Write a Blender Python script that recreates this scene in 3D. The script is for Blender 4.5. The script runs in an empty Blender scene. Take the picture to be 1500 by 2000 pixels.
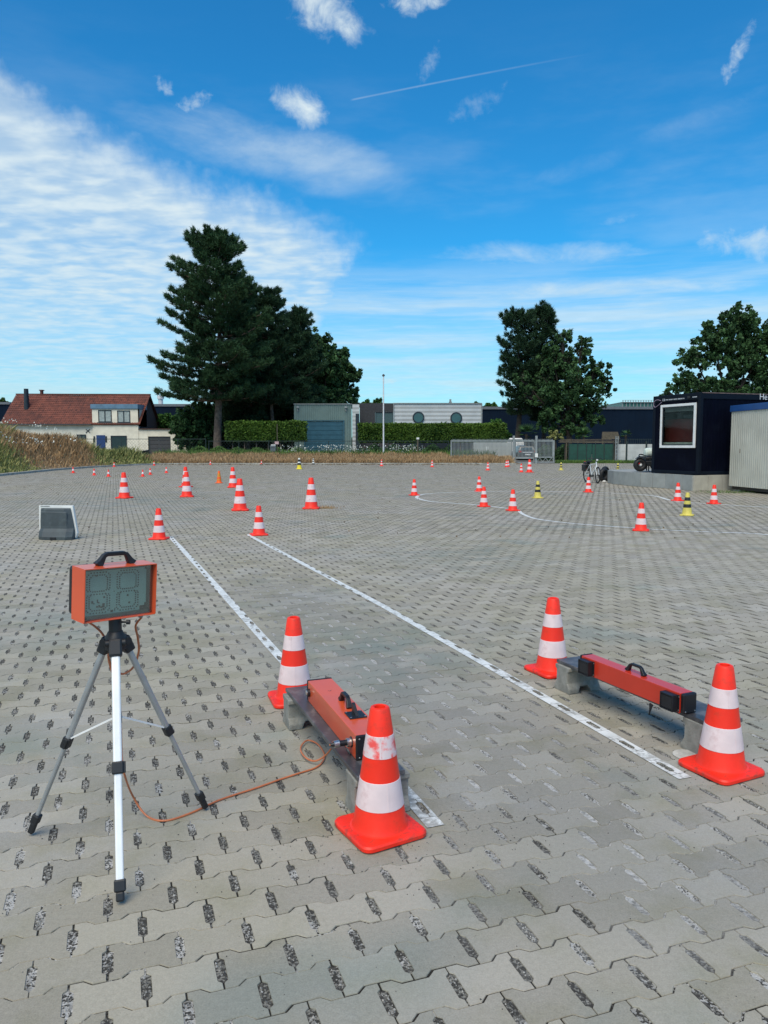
import bpy, bmesh, math, random
import numpy as np
from mathutils import Matrix, Vector, geometry
R = math.radians
rnd = random.Random(11)
rng = np.random.default_rng(5)
S = bpy.context.scene
COL = S.collection

# ------------------------------------------------------------------ camera
F, YH, CAMH = 1490.0, 872.0, 1.5
PIT = math.atan((1000 - YH) / F)
cd = bpy.data.cameras.new('camera'); cam = bpy.data.objects.new('camera', cd); COL.objects.link(cam)
cam.location = (0, 0, CAMH); cam.rotation_euler = (R(90) - PIT, 0, 0)
cd.sensor_fit = 'VERTICAL'; cd.sensor_height = 36; cd.sensor_width = 27; cd.lens = F / 2000 * 36
cd.clip_start = 0.05; cd.clip_end = 6000
S.camera = cam

# ------------------------------------------------------------------ node helpers
class NE:
    """small expression wrapper round shader sockets"""
    def __init__(s, nt, sock): s.nt, s.s = nt, sock
    def _m(s, op, *a, clamp=False):
        n = s.nt.nodes.new('ShaderNodeMath'); n.operation = op; n.use_clamp = clamp
        for i, v in enumerate((s,) + a):
            if isinstance(v, NE): s.nt.links.new(v.s, n.inputs[i])
            else: n.inputs[i].default_value = v
        return NE(s.nt, n.outputs[0])
    def __add__(s, o): return s._m('ADD', o)
    __radd__ = __add__
    def __sub__(s, o): return s._m('SUBTRACT', o)
    def __rsub__(s, o): return (s * -1.0) + o
    def __mul__(s, o): return s._m('MULTIPLY', o)
    __rmul__ = __mul__
    def __truediv__(s, o): return s._m('DIVIDE', o)
    def exp(s): return s._m('EXPONENT')
    def sqrt(s): return s._m('SQRT')
    def abs(s): return s._m('ABSOLUTE')
    def max(s, o): return s._m('MAXIMUM', o)
    def min(s, o): return s._m('MINIMUM', o)
    def clamp(s): return s._m('ADD', 0.0, clamp=True)
    def step(s, a, b):
        n = s.nt.nodes.new('ShaderNodeMapRange'); n.interpolation_type = 'SMOOTHSTEP'
        s.nt.links.new(s.s, n.inputs[0])
        n.inputs[1].default_value = a; n.inputs[2].default_value = b; n.inputs[3].default_value = 0; n.inputs[4].default_value = 1
        return NE(s.nt, n.outputs[0])
    def inv(s): return 1.0 - s
def combine(nt, x, y, z=0.0):
    n = nt.nodes.new('ShaderNodeCombineXYZ')
    for i, v in enumerate((x, y, z)):
        if isinstance(v, NE): nt.links.new(v.s, n.inputs[i])
        else: n.inputs[i].default_value = v
    return n.outputs[0]
def sep(nt, sock):
    n = nt.nodes.new('ShaderNodeSeparateXYZ'); nt.links.new(sock, n.inputs[0])
    return [NE(nt, n.outputs[i]) for i in range(3)]
def noise(nt, vec, scale, detail=3.0, rough=0.55, dist=0.0):
    n = nt.nodes.new('ShaderNodeTexNoise'); nt.links.new(vec, n.inputs['Vector'])
    n.inputs['Scale'].default_value = scale; n.inputs['Detail'].default_value = detail
    n.inputs['Roughness'].default_value = rough; n.inputs['Distortion'].default_value = dist
    return NE(nt, n.outputs[0])
def voro(nt, vec, scale, out='Distance'):
    n = nt.nodes.new('ShaderNodeTexVoronoi'); nt.links.new(vec, n.inputs['Vector']); n.inputs['Scale'].default_value = scale
    return NE(nt, n.outputs[out])
def mixc(nt, fac, a, b, mode='MIX'):
    n = nt.nodes.new('ShaderNodeMix'); n.data_type = 'RGBA'; n.blend_type = mode; n.clamp_factor = True
    for idx, v in ((0, fac), (6, a), (7, b)):
        if isinstance(v, NE): nt.links.new(v.s, n.inputs[idx])
        elif isinstance(v, (tuple, list)): n.inputs[idx].default_value = (*v[:3], 1)
        elif isinstance(v, (int, float)): n.inputs[idx].default_value = v
        else: nt.links.new(v, n.inputs[idx])
    return n.outputs[2]

# ------------------------------------------------------------------ world: sky with cloud layers
SUN_EL, SUN_ROT = R(56), R(196)
w = bpy.data.worlds.new('World'); S.world = w; w.use_nodes = True
nt = w.node_tree; nt.nodes.clear()
out = nt.nodes.new('ShaderNodeOutputWorld'); bg = nt.nodes.new('ShaderNodeBackground'); bg.inputs[1].default_value = 0.1
nt.links.new(bg.outputs[0], out.inputs[0])
sky = nt.nodes.new('ShaderNodeTexSky'); sky.sky_type = 'NISHITA'; sky.sun_disc = False
sky.sun_elevation = SUN_EL; sky.sun_rotation = SUN_ROT; sky.ozone_density = 3.0; sky.air_density = 1.0; sky.dust_density = 0.3
tc = nt.nodes.new('ShaderNodeTexCoord')
dx, dy, dz = sep(nt, tc.outputs['Generated'])
az = dx._m('ARCTAN2', dy) * 57.2958
el = dz._m('ARCSINE') * 57.2958
h = dz.max(0.0) + 0.05
u, v = dx / h, dy / h
uv = combine(nt, u, v)
ae = combine(nt, az, el)
wob = noise(nt, ae, 0.16, 4.0, 0.6) - 0.5
wob2 = noise(nt, ae, 0.7, 4.0, 0.6) - 0.5
# altocumulus sheet on the left, rippled
edge = 15.4 - (az + 2.3) * 0.34 + wob * 4.0 + wob2 * 2.6
edge = edge.min(36.0)
rip = noise(nt, combine(nt, u * 1.0 + v * 0.12, v * 1.25), 6.5, 3.0, 0.5, 0.2)
rip2 = noise(nt, combine(nt, u * 0.8, v * 1.3), 1.1, 3.0, 0.55)
m1 = (edge - el).step(-0.6, 3.4)
m2 = ((el - 13.0) * 0.55 - 1.4 + wob * 3 + wob2 * 2 - az).step(0.0, 2.0)
sheet = m1 * m2 * (0.52 + 0.34 * rip.step(0.32, 0.70) + (rip2 - 0.5) * 0.7 ).clamp() * (0.60 + 0.40 * el.step(3.0, 13.0))
# streaky band low over the horizon
st = noise(nt, combine(nt, az * 0.045 + wob * 0.25, el * 0.62), 1.0, 5.0, 0.62)
veil = noise(nt, combine(nt, az * 0.06 + 7.0, el * 0.22), 1.0, 5.0, 0.6)
low = (0.20 + 0.80 * st.step(0.36, 0.66)) * (14.5 - el).step(0.0, 5.0) * 0.62
thin = veil.step(0.42, 0.78) * (30.0 - el).step(0.0, 14.0) * 0.15
haz = ((12.0 - el) / 12.0).clamp() * 0.55
def puff(a0, e0, ra, re, tilt, amt, sc=0.5, soft=0.55, thr=0.40, stretch=1.0):
    da, de = az - a0, el - e0 - (az - a0) * tilt
    r2 = ((da / ra) * (da / ra) + (de / re) * (de / re))
    n = noise(nt, combine(nt, az * stretch + a0, el + e0), sc, 6.0, 0.62, 0.35)
    return ((1.0 - r2).max(-1.0) * 0.46 + n * 1.5 - (thr + 0.26)).step(0.12, 0.12 + soft) * amt
def AE(x, y):
    """azimuth and elevation in degrees of a point of the sky seen in the photograph"""
    uu, vv = (x - 750) / F, (y - 1000) / F
    d = (uu, math.cos(PIT) - vv * math.sin(PIT), -math.sin(PIT) - vv * math.cos(PIT)); L = math.sqrt(sum(q * q for q in d))
    return math.degrees(math.atan2(d[0], d[1])), math.degrees(math.asin(d[2] / L))
def pf(x, y, *k): return puff(*AE(x, y), *k)
puffs = [pf(540, 305, 11.5, 2.3, -0.14, 0.66, 0.14, 0.9, 0.36, 0.5),
         pf(592, 212, 2.2, 1.6, -0.25, 1.0, 0.42, 0.8, 0.40),
         pf(640, 25, 3.8, 1.7, -0.2, 0.95, 0.5, 0.8, 0.43),
         pf(815, 0, 2.6, 0.9, 0.1, 0.95, 0.6, 0.8, 0.42),
         pf(320, 165, 0.8, 0.7, -0.3, 0.55, 1.4, 0.9, 0.44),
         pf(378, 203, 1.7, 0.75, 0.4, 0.50, 1.4, 0.9, 0.44),
         pf(838, 125, 1.1, 1.0, 0.9, 0.38, 1.4, 1.0, 0.44),
         pf(1440, 108, 1.1, 1.0, 1.2, 0.75, 1.1, 0.9, 0.43),
         pf(1465, 475, 3.6, 1.4, -0.2, 0.65, 0.5, 0.8),
         pf(1215, 428, 2.2, 0.5, 0.15, 0.35, 0.6, 0.9, 0.44, 0.6),
         pf(1060, 500, 9.0, 1.2, -0.04, 0.62, 0.5, 0.9, 0.43, 0.4),
         pf(1150, 565, 16.0, 0.9, -0.03, 0.75, 0.35, 0.8, 0.40, 0.3),
         pf(1200, 645, 8.0, 1.0, -0.08, 0.55, 0.4, 0.9, 0.42, 0.3),
         pf(762, 745, 0.9, 0.4, 0.0, 0.7, 1.0, 0.6),
         pf(930, 205, 2.6, 0.9, 0.3, 0.22, 1.4, 1.0, 0.44),
         pf(1230, 290, 11.0, 1.0, 0.24, 0.20, 0.3, 0.9, 0.42, 0.4)]
# contrail
(ta0, te0), (ta1, te1) = AE(682, 196), AE(1190, 98)
tl = (te1 - te0) / (ta1 - ta0)
dl = (el - (te0 + (az - ta0) * tl + (az - ta0) * (ta1 - az) * 0.004)).abs()
trail = (0.09 - dl).step(0.0, 0.09) * (az - ta0).step(0.0, 0.4) * (ta1 - az).step(0.0, 12.0) * 0.15 * (0.5 + noise(nt, ae, 0.8, 2.0))
a = sheet.max(low).max(thin)
for p_ in puffs: a = a.max(p_) + a.min(p_) * 0.2
a = (a + trail + haz * (1.0 - a)).clamp()
hs = nt.nodes.new('ShaderNodeHueSaturation'); hs.inputs['Saturation'].default_value = 1.12; hs.inputs['Value'].default_value = 1.0
nt.links.new(sky.outputs[0], hs.inputs['Color'])
blue = mixc(nt, 1.0, hs.outputs[0], (0.20, 0.98, 1.24), 'MULTIPLY')
cl = mixc(nt, (rip * 0.8 + el / 40.0).clamp(), (3.9, 5.1, 5.7), (5.9, 6.7, 6.9))
fin = mixc(nt, a, blue, cl)
nt.links.new(fin, bg.inputs[0])

sd = bpy.data.lights.new('sun', 'SUN'); sd.energy = 2.6; sd.angle = R(48); sd.color = (1, 0.88, 0.70)
so = bpy.data.objects.new('sun', sd); COL.objects.link(so)
sdir = Vector((math.sin(SUN_ROT) * math.cos(SUN_EL), math.cos(SUN_ROT) * math.cos(SUN_EL), math.sin(SUN_EL)))
so.rotation_euler = sdir.to_track_quat('Z', 'Y').to_euler(); so.location = (0, -5, 30)
vs = S.view_settings
S.display_settings.display_device = 'sRGB'
vs.view_transform = 'Standard'; vs.look = 'None'; vs.exposure = 0.42; vs.gamma = 1.0; vs.use_curve_mapping = False
S.cycles.max_bounces = 6; S.cycles.diffuse_bounces = 3; S.cycles.glossy_bounces = 3; S.cycles.transparent_max_bounces = 8

# ------------------------------------------------------------------ measuring helpers
def ray(x, y):
    uu, vv = (x - 750) / F, (y - 1000) / F
    return uu, math.cos(PIT) - vv * math.sin(PIT), -math.sin(PIT) - vv * math.cos(PIT)
def G(x, y, z=0.0):
    a, b, c = ray(x, y); t = (z - CAMH) / c
    return Vector((a * t, b * t, z))
def A(x, y, Y):
    a, b, c = ray(x, y); t = Y / b
    return Vector((a * t, Y, CAMH + c * t))
def XA(x, Y): return A(x, YH, Y).x
def ZA(y, Y): return A(750, y, Y).z
def PX(p):
    X, Y, Z = p; d = Y * math.cos(PIT) + (CAMH - Z) * math.sin(PIT)
    return 750 + F * X / d, 1000 + F * ((CAMH - Z) * math.cos(PIT) - Y * math.sin(PIT)) / d

# ------------------------------------------------------------------ materials
MATS = {}
def mat(name, col, rough=0.6, var=0.10, vscale=6.0, bump=0.0, bscale=40.0, metal=0.0, spec=0.5, tone=None, dirt=None, coord='Object', coat=0.0):
    """plain procedural material: colour with noise variation, optional bump, optional 'tone' attribute ramp"""
    if name in MATS: return MATS[name]
    m = bpy.data.materials.new(name); m.use_nodes = True; nt = m.node_tree
    b = nt.nodes['Principled BSDF']; tcn = nt.nodes.new('ShaderNodeTexCoord'); vec = tcn.outputs[coord]
    n = noise(nt, vec, vscale, 5.0, 0.6)
    lo = tuple(c * (1 - var * 2) for c in col); hi = tuple(min(1, c * (1 + var * 2)) for c in col)
    c = mixc(nt, n.step(0.3, 0.7), lo, hi)
    if tone:
        at = nt.nodes.new('ShaderNodeAttribute'); at.attribute_name = 'tone'
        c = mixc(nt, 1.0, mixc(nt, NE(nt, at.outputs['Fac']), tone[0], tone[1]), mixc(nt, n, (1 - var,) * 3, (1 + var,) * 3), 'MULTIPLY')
    if dirt:
        n2 = noise(nt, vec, dirt[1], 6.0, 0.65)
        c = mixc(nt, n2.step(dirt[2], dirt[2] + 0.18) * dirt[3], c, dirt[0])
    nt.links.new(c, b.inputs['Base Color'])
    b.inputs['Roughness'].default_value = rough; b.inputs['Metallic'].default_value = metal
    b.inputs['Specular IOR Level'].default_value = spec; b.inputs['Coat Weight'].default_value = coat
    nt.links.new((n * 0.25 + (rough - 0.12)).clamp().s, b.inputs['Roughness'])
    if bump:
        bn = noise(nt, vec, bscale, 4.0, 0.6); bp = nt.nodes.new('ShaderNodeBump'); bp.inputs['Strength'].default_value = bump
        bp.inputs['Distance'].default_value = 0.01
        nt.links.new(bn.s, bp.inputs['Height']); nt.links.new(bp.outputs[0], b.inputs['Normal'])
    MATS[name] = m; return m

LTH = R(19.45); LL, LW = 0.2045, 0.1425      # paving lattice: direction of the courses, paver length, course width
LO = np.array([-0.8035, 2.7123])
LA = np.array([math.cos(LTH), math.sin(LTH)]); LC = np.array([-math.sin(LTH), math.cos(LTH)])

def filled_mask(nt, x, y):
    """stretches where sand has filled the holes to the top: the wheel track between the painted lines"""
    c = x - 0.80 + (y - 2.8) * 0.36
    d = (0 - (c / 0.62) * (c / 0.62)).exp() * y.step(1.9, 2.6) * (9.5 - y).step(0.0, 2.0)
    return d
def paver_mat(name, tonesrc):
    m = bpy.data.materials.new(name); m.use_nodes = True; nt = m.node_tree; b = nt.nodes['Principled BSDF']
    g = nt.nodes.new('ShaderNodeNewGeometry'); pos = g.outputs['Position']; x, y, z = sep(nt, pos)
    if tonesrc == 'random':
        o = nt.nodes.new('ShaderNodeObjectInfo'); t = NE(nt, o.outputs['Random'])
    else:
        at = nt.nodes.new('ShaderNodeAttribute'); at.attribute_name = 'tone'; t = NE(nt, at.outputs['Fac'])
    big = noise(nt, pos, 0.35, 4.0, 0.6); mid = noise(nt, pos, 2.3, 4.0, 0.6); fine = noise(nt, pos, 190.0, 3.0, 0.7); spk = noise(nt, pos, 60.0, 4.0, 0.6)
    c = mixc(nt, big.step(0.34, 0.66), (0.335, 0.306, 0.236), (0.350, 0.322, 0.272))
    c = mixc(nt, mid.step(0.46, 0.70) * 0.7, c, (0.265, 0.245, 0.165))
    c = mixc(nt, noise(nt, pos, 0.9, 5.0, 0.65).step(0.50, 0.68) * 0.5, c, (0.36, 0.35, 0.325))          # mossy buff blotches
    c = mixc(nt, noise(nt, combine(nt, x + 30.0, y), 0.8, 3.0).step(0.56, 0.72) * 0.55, c, (0.205, 0.24, 0.215))
    vx = 1.0 + (t - 0.5) * 0.27 + (fine - 0.5) * 0.62 + (spk - 0.5) * 0.34
    c = mixc(nt, 1.0, c, combine(nt, vx, vx, vx), 'MULTIPLY')
    fm = filled_mask(nt, x, y)
    c = mixc(nt, fm * 0.8, c, mixc(nt, 1.0, c, (0.78, 0.81, 0.86), 'MULTIPLY'))
    for sx, sy, rx, ry, cc in ((0.0, 5.5, .75, .9, (0.15, 0.195, 0.175)), (-1.9, 3.6, .5, .35, (0.20, 0.24, 0.215)), (-2.6, 6.5, .9, 1.1, (0.20, 0.235, 0.21)), (4.2, 8.5, 2.0, 1.2, (0.34, 0.32, 0.26)), (-7.0, 21.0, 3.0, 4.0, (0.20, 0.235, 0.215)), (1.1, 10.5, 1.2, 1.2, (0.20, 0.225, 0.20))):
        st_ = (0.0 - ((x - sx) / rx) * ((x - sx) / rx) - ((y - sy) / ry) * ((y - sy) / ry)).exp() * noise(nt, pos, 2.2, 4.0, 0.6).step(0.36, 0.6)
        c = mixc(nt, st_ * 0.6, c, cc)
    pit = voro(nt, pos, 34.0).step(0.02, 0.09)
    c = mixc(nt, (1.0 - pit) * noise(nt, pos, 5.0).step(0.5, 0.62) * 0.75, c, (0.07, 0.065, 0.055))
    nt.links.new(c, b.inputs['Base Color']); b.inputs['Roughness'].default_value = 0.86; b.inputs['Specular IOR Level'].default_value = 0.3
    bp = nt.nodes.new('ShaderNodeBump'); bp.inputs['Strength'].default_value = 0.35; bp.inputs['Distance'].default_value = 0.002
    nt.links.new((fine + spk).s, bp.inputs['Height']); nt.links.new(bp.outputs[0], b.inputs['Normal'])
    return m
M_PAV1 = paver_mat('paver_concrete_single', 'random'); M_PAV2 = paver_mat('paver_concrete_field', 'attr')
def joint_mat():
    m = bpy.data.materials.new('joint_grit'); m.use_nodes = True; nt = m.node_tree; b = nt.nodes['Principled BSDF']
    g = nt.nodes.new('ShaderNodeNewGeometry'); pos = g.outputs['Position']; x, y, z = sep(nt, pos)
    sp = voro(nt, pos, 150.0, 'Color'); r, _, _ = sep(nt, sp.s)
    holes = noise(nt, pos, 1.7, 3.0)
    lime = ((-0.55 - x).step(0.0, 0.5) * (3.6 - y).step(0.0, 1.0) * 0.12 + noise(nt, pos, 6.0, 2.0)).step(0.56, 0.66)
    lu = ((x - float(LO[0])) * float(LA[0]) + (y - float(LO[1])) * float(LA[1])) / LL; lv = ((x - float(LO[0])) * float(LC[0]) + (y - float(LO[1])) * float(LC[1])) / LW
    lj = (lv + 0.5)._m('FLOOR'); par = lj - (lj * 0.5)._m('FLOOR') * 2.0; us = lu - par * 0.5; du = (us - (us + 0.5)._m('FLOOR')).abs()
    hole = (0.085 - du).step(0.0, 0.012) * (0.38 - (lv - lj).abs()).step(0.0, 0.02)
    c = mixc(nt, r.step(0.35, 0.95), (0.050, 0.047, 0.041), (0.22, 0.21, 0.18))
    c = mixc(nt, hole, (0.026, 0.024, 0.020), c)
    c = mixc(nt, (r.step(0.55, 0.8)) * holes.step(0.52, 0.64), c, (0.42, 0.41, 0.38))
    c = mixc(nt, lime * r.step(0.18, 0.4) * 0.9, c, (0.46, 0.45, 0.42))
    fm = filled_mask(nt, x, y) * noise(nt, pos, 2.6, 2.0).step(0.34, 0.5)
    c = mixc(nt, fm * 0.95, c, mixc(nt, noise(nt, pos, 55.0, 4.0, 0.65).step(0.35, 0.62), (0.24, 0.235, 0.215), (0.50, 0.49, 0.465)))
    out_ = (x.abs() - y * 0.503 - 3.4).step(0.0, 0.05).max((0.75 - y).step(0.0, 0.05)) 
    c = mixc(nt, out_, c, (0.25, 0.245, 0.225))
    nt.links.new(c, b.inputs['Base Color']); b.inputs['Roughness'].default_value = 0.95; b.inputs['Specular IOR Level'].default_value = 0.2
    bp = nt.nodes.new('ShaderNodeBump'); bp.inputs['Strength'].default_value = 0.8; bp.inputs['Distance'].default_value = 0.003
    nt.links.new(voro(nt, pos, 150.0).s, bp.inputs['Height']); nt.links.new(bp.outputs[0], b.inputs['Normal'])
    return m
M_JOINT = joint_mat()
def paint_mat():
    m = bpy.data.materials.new('road_paint'); m.use_nodes = True; nt = m.node_tree; b = nt.nodes['Principled BSDF']
    g = nt.nodes.new('ShaderNodeNewGeometry'); pos = g.outputs['Position']; x, y, z = sep(nt, pos)
    n = noise(nt, pos, 26.0, 5.0, 0.7); n2 = noise(nt, pos, 3.0, 3.0)
    near = (3.6 - y).step(0.0, 0.8)
    wear = (n * 0.65 + n2 * 0.35 + near * 0.10).step(0.50, 0.62)
    c = mixc(nt, noise(nt, pos, 9.0, 4.0).step(0.3, 0.7), (0.58, 0.60, 0.58), (0.74, 0.76, 0.74))
    c = mixc(nt, wear * 0.85 * (1.0 - y.step(6.0, 12.0) * 0.75), c, (0.30, 0.295, 0.27))
    nt.links.new(c, b.inputs['Base Color']); b.inputs['Roughness'].default_value = 0.7
    return m
M_PAINT = paint_mat()

M_RED = mat('cone_fluorescent_red', (0.93, 0.028, 0.007), 0.42, 0.05, 5, 0.06, 60, dirt=((0.52, 0.045, 0.02), 11.0, 0.53, 0.6))
M_BAND = mat('cone_reflective_white', (0.76, 0.62, 0.63), 0.38, 0.04, 8, dirt=((0.55, 0.36, 0.36), 9.0, 0.53, 0.55))
M_REDF = mat('cone_scuffed_red_base', (0.88, 0.026, 0.008), 0.5, 0.06, 5, 0.15, 60, dirt=((0.30, 0.05, 0.03), 17.0, 0.50, 0.75))
M_YEL = mat('cone_yellow', (0.62, 0.52, 0.10), 0.45, 0.06, 6)
M_YELB = mat('cone_bright_yellow', (0.75, 0.60, 0.02), 0.45, 0.04, 6)
M_BLK = mat('cone_black', (0.012, 0.013, 0.014), 0.5, 0.1, 6)
M_ORG = mat('cone_orange', (0.85, 0.12, 0.008), 0.5, 0.05, 6)
M_AMB = mat('cone_amber', (0.62, 0.25, 0.02), 0.5, 0.15, 20)
M_HOLLOW = mat('cone_inside_shade', (0.25, 0.01, 0.005), 0.8)
M_CASE = mat('orange_lacquered_steel', (0.68, 0.095, 0.028), 0.33, 0.03, 4, 0.02, 90, spec=0.5, coat=0.25, dirt=((0.42, 0.05, 0.02), 12.0, 0.62, 0.4))
M_CASER = mat('red_lacquered_steel', (0.56, 0.036, 0.014), 0.33, 0.03, 4, 0.02, 90, coat=0.25, dirt=((0.36, 0.015, 0.01), 12.0, 0.62, 0.4))
M_BPL = mat('black_plastic', (0.010, 0.010, 0.013), 0.42, 0.1, 12, 0.04, 120)
M_BPM = mat('black_matt_plastic', (0.012, 0.014, 0.017), 0.5, 0.1, 12)
M_ALU = mat('lit_aluminium', (0.84, 0.84, 0.83), 0.40, 0.03, 5, metal=0.15)
M_ALUG = mat('shaded_aluminium', (0.42, 0.44, 0.45), 0.45, 0.06, 5, metal=0.6)
M_STEEL = mat('screw_steel', (0.6, 0.6, 0.58), 0.3, 0.05, metal=0.9)
M_CHROME = mat('nickel', (0.65, 0.63, 0.6), 0.25, 0.05, metal=0.9)
M_PCB = mat('display_panel_green_grey', (0.26, 0.39, 0.365), 0.40, 0.05, 5)
M_DOT = mat('dark_led', (0.02, 0.04, 0.045), 0.35, 0.1)
M_CHIP = mat('black_chip', (0.008, 0.010, 0.012), 0.4)
M_CABLE = mat('orange_cable', (0.52, 0.16, 0.065), 0.42, 0.06, 14)
M_CONC = mat('cast_concrete', (0.26, 0.255, 0.23), 0.9, 0.12, 14, 0.6, 110, dirt=((0.16, 0.155, 0.13), 9.0, 0.52, 0.6))
M_CONCR = mat('broken_concrete', (0.30, 0.25, 0.22), 0.92, 0.2, 30, 0.9, 60)
M_PLANK = mat('black_film_faced_board', (0.060, 0.060, 0.068), 0.38, 0.14, 3, 0.05, 30, dirt=((0.19, 0.185, 0.185), 7.0, 0.46, 0.7))
M_RUB = mat('grey_rubber', (0.052, 0.068, 0.076), 0.62, 0.08, 6, 0.1, 30, dirt=((0.10, 0.13, 0.135), 4.0, 0.5, 0.6))
M_WHT = mat('white_plastic', (0.72, 0.73, 0.70), 0.5, 0.05, 5, dirt=((0.35, 0.34, 0.30), 5.0, 0.6, 0.5))
M_NAVY = mat('navy_painted_steel', (0.0014, 0.0022, 0.0085), 0.6, 0.1, 2, spec=0.06, dirt=((0.004, 0.006, 0.014), 1.6, 0.5, 0.7))
M_NAVY2 = mat('dark_blue_frame', (0.004, 0.008, 0.016), 0.6, 0.1, 2, spec=0.12)
M_SLAB = mat('grey_concrete_slab', (0.29, 0.305, 0.295), 0.85, 0.06, 2, 0.15, 60)
M_SLABL = mat('pale_concrete_slab', (0.40, 0.385, 0.33), 0.85, 0.06, 2, 0.15, 60)
M_CREAM = mat('cream_ribbed_steel', (0.50, 0.50, 0.44), 0.5, 0.05, 1.2, dirt=((0.30, 0.26, 0.18), 1.6, 0.64, 0.5))
M_BLUEF = mat('blue_fascia', (0.012, 0.07, 0.24), 0.5, 0.06, 2)
M_WFR = mat('white_window_frame', (0.75, 0.76, 0.76), 0.4, 0.03)
M_ROOF = mat('red_pantile', (0.18, 0.050, 0.032), 0.85, 0.25, 3, tone=((0.10, 0.036, 0.027), (0.215, 0.068, 0.044)))
M_WALL = mat('cream_painted_brick', (0.72, 0.69, 0.58), 0.85, 0.05, 1.5, 0.3, 20, dirt=((0.40, 0.37, 0.29), 0.9, 0.60, 0.5))
M_BRK = mat('dark_brown_brick', (0.060, 0.034, 0.028), 0.9, 0.2, 8)
M_BRKD = mat('dark_grey_brick', (0.040, 0.042, 0.046), 0.9, 0.15, 6)
M_GBLUE = mat('blue_grey_fascia', (0.10, 0.20, 0.30), 0.6, 0.08, 2)
M_DWIN = mat('dark_window_frame', (0.012, 0.02, 0.03), 0.4)
M_CURT = mat('net_curtain', (0.30, 0.36, 0.36), 0.6, 0.1, 8)
M_BLUED = mat('blue_door', (0.012, 0.045, 0.16), 0.45)
M_DGRN = mat('dark_green_door', (0.010, 0.035, 0.038), 0.45)
M_DGREY = mat('anthracite_panel', (0.05, 0.052, 0.058), 0.6, 0.06, 3)
M_CLAD = mat('grey_green_cladding', (0.125, 0.19, 0.18), 0.5, 0.04, 1)
M_PETR = mat('petrol_blue_door', (0.018, 0.085, 0.125), 0.5, 0.06, 2)
M_CORR = mat('pale_corrugated_steel', (0.48, 0.49, 0.48), 0.4, 0.04, 0.8, metal=0.2)
M_WARE = mat('navy_warehouse_cladding', (0.004, 0.012, 0.027), 0.8, 0.06, 0.4, spec=0.1)
M_GALV = mat('galvanised_steel', (0.23, 0.26, 0.265), 0.6, 0.08, 4)
M_DGALV = mat('dark_green_wire', (0.016, 0.030, 0.030), 0.6)
M_POLE = mat('white_pole', (0.62, 0.64, 0.66), 0.4, 0.04)
M_GFEN = mat('green_windbreak_fabric', (0.010, 0.060, 0.045), 0.8, 0.1, 2)
M_CWALL = mat('white_concrete_panel', (0.46, 0.48, 0.47), 0.85, 0.08, 0.8, dirt=((0.24, 0.26, 0.24), 1.2, 0.52, 0.6))
M_BARK = mat('pine_bark', (0.13, 0.10, 0.08), 0.95, 0.25, 3, 0.6, 14)
M_BARKD = mat('dark_bark', (0.040, 0.034, 0.028), 0.95, 0.25, 3)
M_WOOD = mat('weathered_wood', (0.105, 0.088, 0.062), 0.9, 0.15, 5)
M_TYRE = mat('tyre_rubber', (0.012, 0.012, 0.013), 0.6, 0.1, 9)
M_CARP = mat('dark_grey_car_paint', (0.030, 0.040, 0.045), 0.3, 0.05, 2, coat=0.5)
M_TAIL = mat('red_tail_lamp', (0.45, 0.012, 0.02), 0.3)
M_ONET = mat('orange_netting', (0.75, 0.10, 0.03), 0.7, 0.15, 20)
M_KERB = mat('kerb_concrete', (0.36, 0.35, 0.31), 0.9, 0.14, 3, 0.4, 30)
M_STONE = mat('grit_stones', (0.12, 0.12, 0.115), 0.8, 0.2, 50, tone=((0.045, 0.046, 0.044), (0.42, 0.41, 0.38)))
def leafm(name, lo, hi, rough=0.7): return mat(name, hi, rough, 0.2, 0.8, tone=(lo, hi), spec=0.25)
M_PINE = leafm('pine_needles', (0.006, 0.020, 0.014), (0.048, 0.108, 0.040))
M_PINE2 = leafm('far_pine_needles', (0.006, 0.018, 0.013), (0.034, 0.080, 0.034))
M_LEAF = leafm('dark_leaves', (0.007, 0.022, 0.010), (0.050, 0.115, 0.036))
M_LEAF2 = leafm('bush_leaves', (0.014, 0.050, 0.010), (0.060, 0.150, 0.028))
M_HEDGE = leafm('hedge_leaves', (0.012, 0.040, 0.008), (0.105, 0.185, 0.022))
M_PALM = leafm('palm_leaves', (0.014, 0.045, 0.012), (0.060, 0.14, 0.035))
M_GRASS = leafm('dry_grass', (0.24, 0.145, 0.070), (0.62, 0.44, 0.25), 0.9)
M_WEED = leafm('weeds', (0.08, 0.12, 0.03), (0.34, 0.33, 0.13), 0.9)
M_WEEDG = leafm('green_weeds', (0.035, 0.085, 0.022), (0.13, 0.22, 0.055), 0.9)
M_FLOW = mat('white_blossom', (0.62, 0.64, 0.58), 0.8)
M_SOIL = mat('verge_soil', (0.17, 0.13, 0.085), 0.95, 0.2, 1.5)
def glassm(name, col=(0.03, 0.05, 0.055), rough=0.06):
    m = bpy.data.materials.new(name); m.use_nodes = True; nt = m.node_tree; b = nt.nodes['Principled BSDF']
    g = nt.nodes.new('ShaderNodeNewGeometry'); n = noise(nt, g.outputs['Position'], 0.9, 3.0)
    nt.links.new(mixc(nt, n, tuple(c * .7 for c in col), tuple(c * 1.3 for c in col)), b.inputs['Base Color'])
    b.inputs['Roughness'].default_value = rough; b.inputs['Specular IOR Level'].default_value = 0.8
    return m
M_GLASS = glassm('dark_glazing')
M_GLASSR = glassm('round_window_glazing', (0.02, 0.07, 0.08), 0.02)
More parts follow.
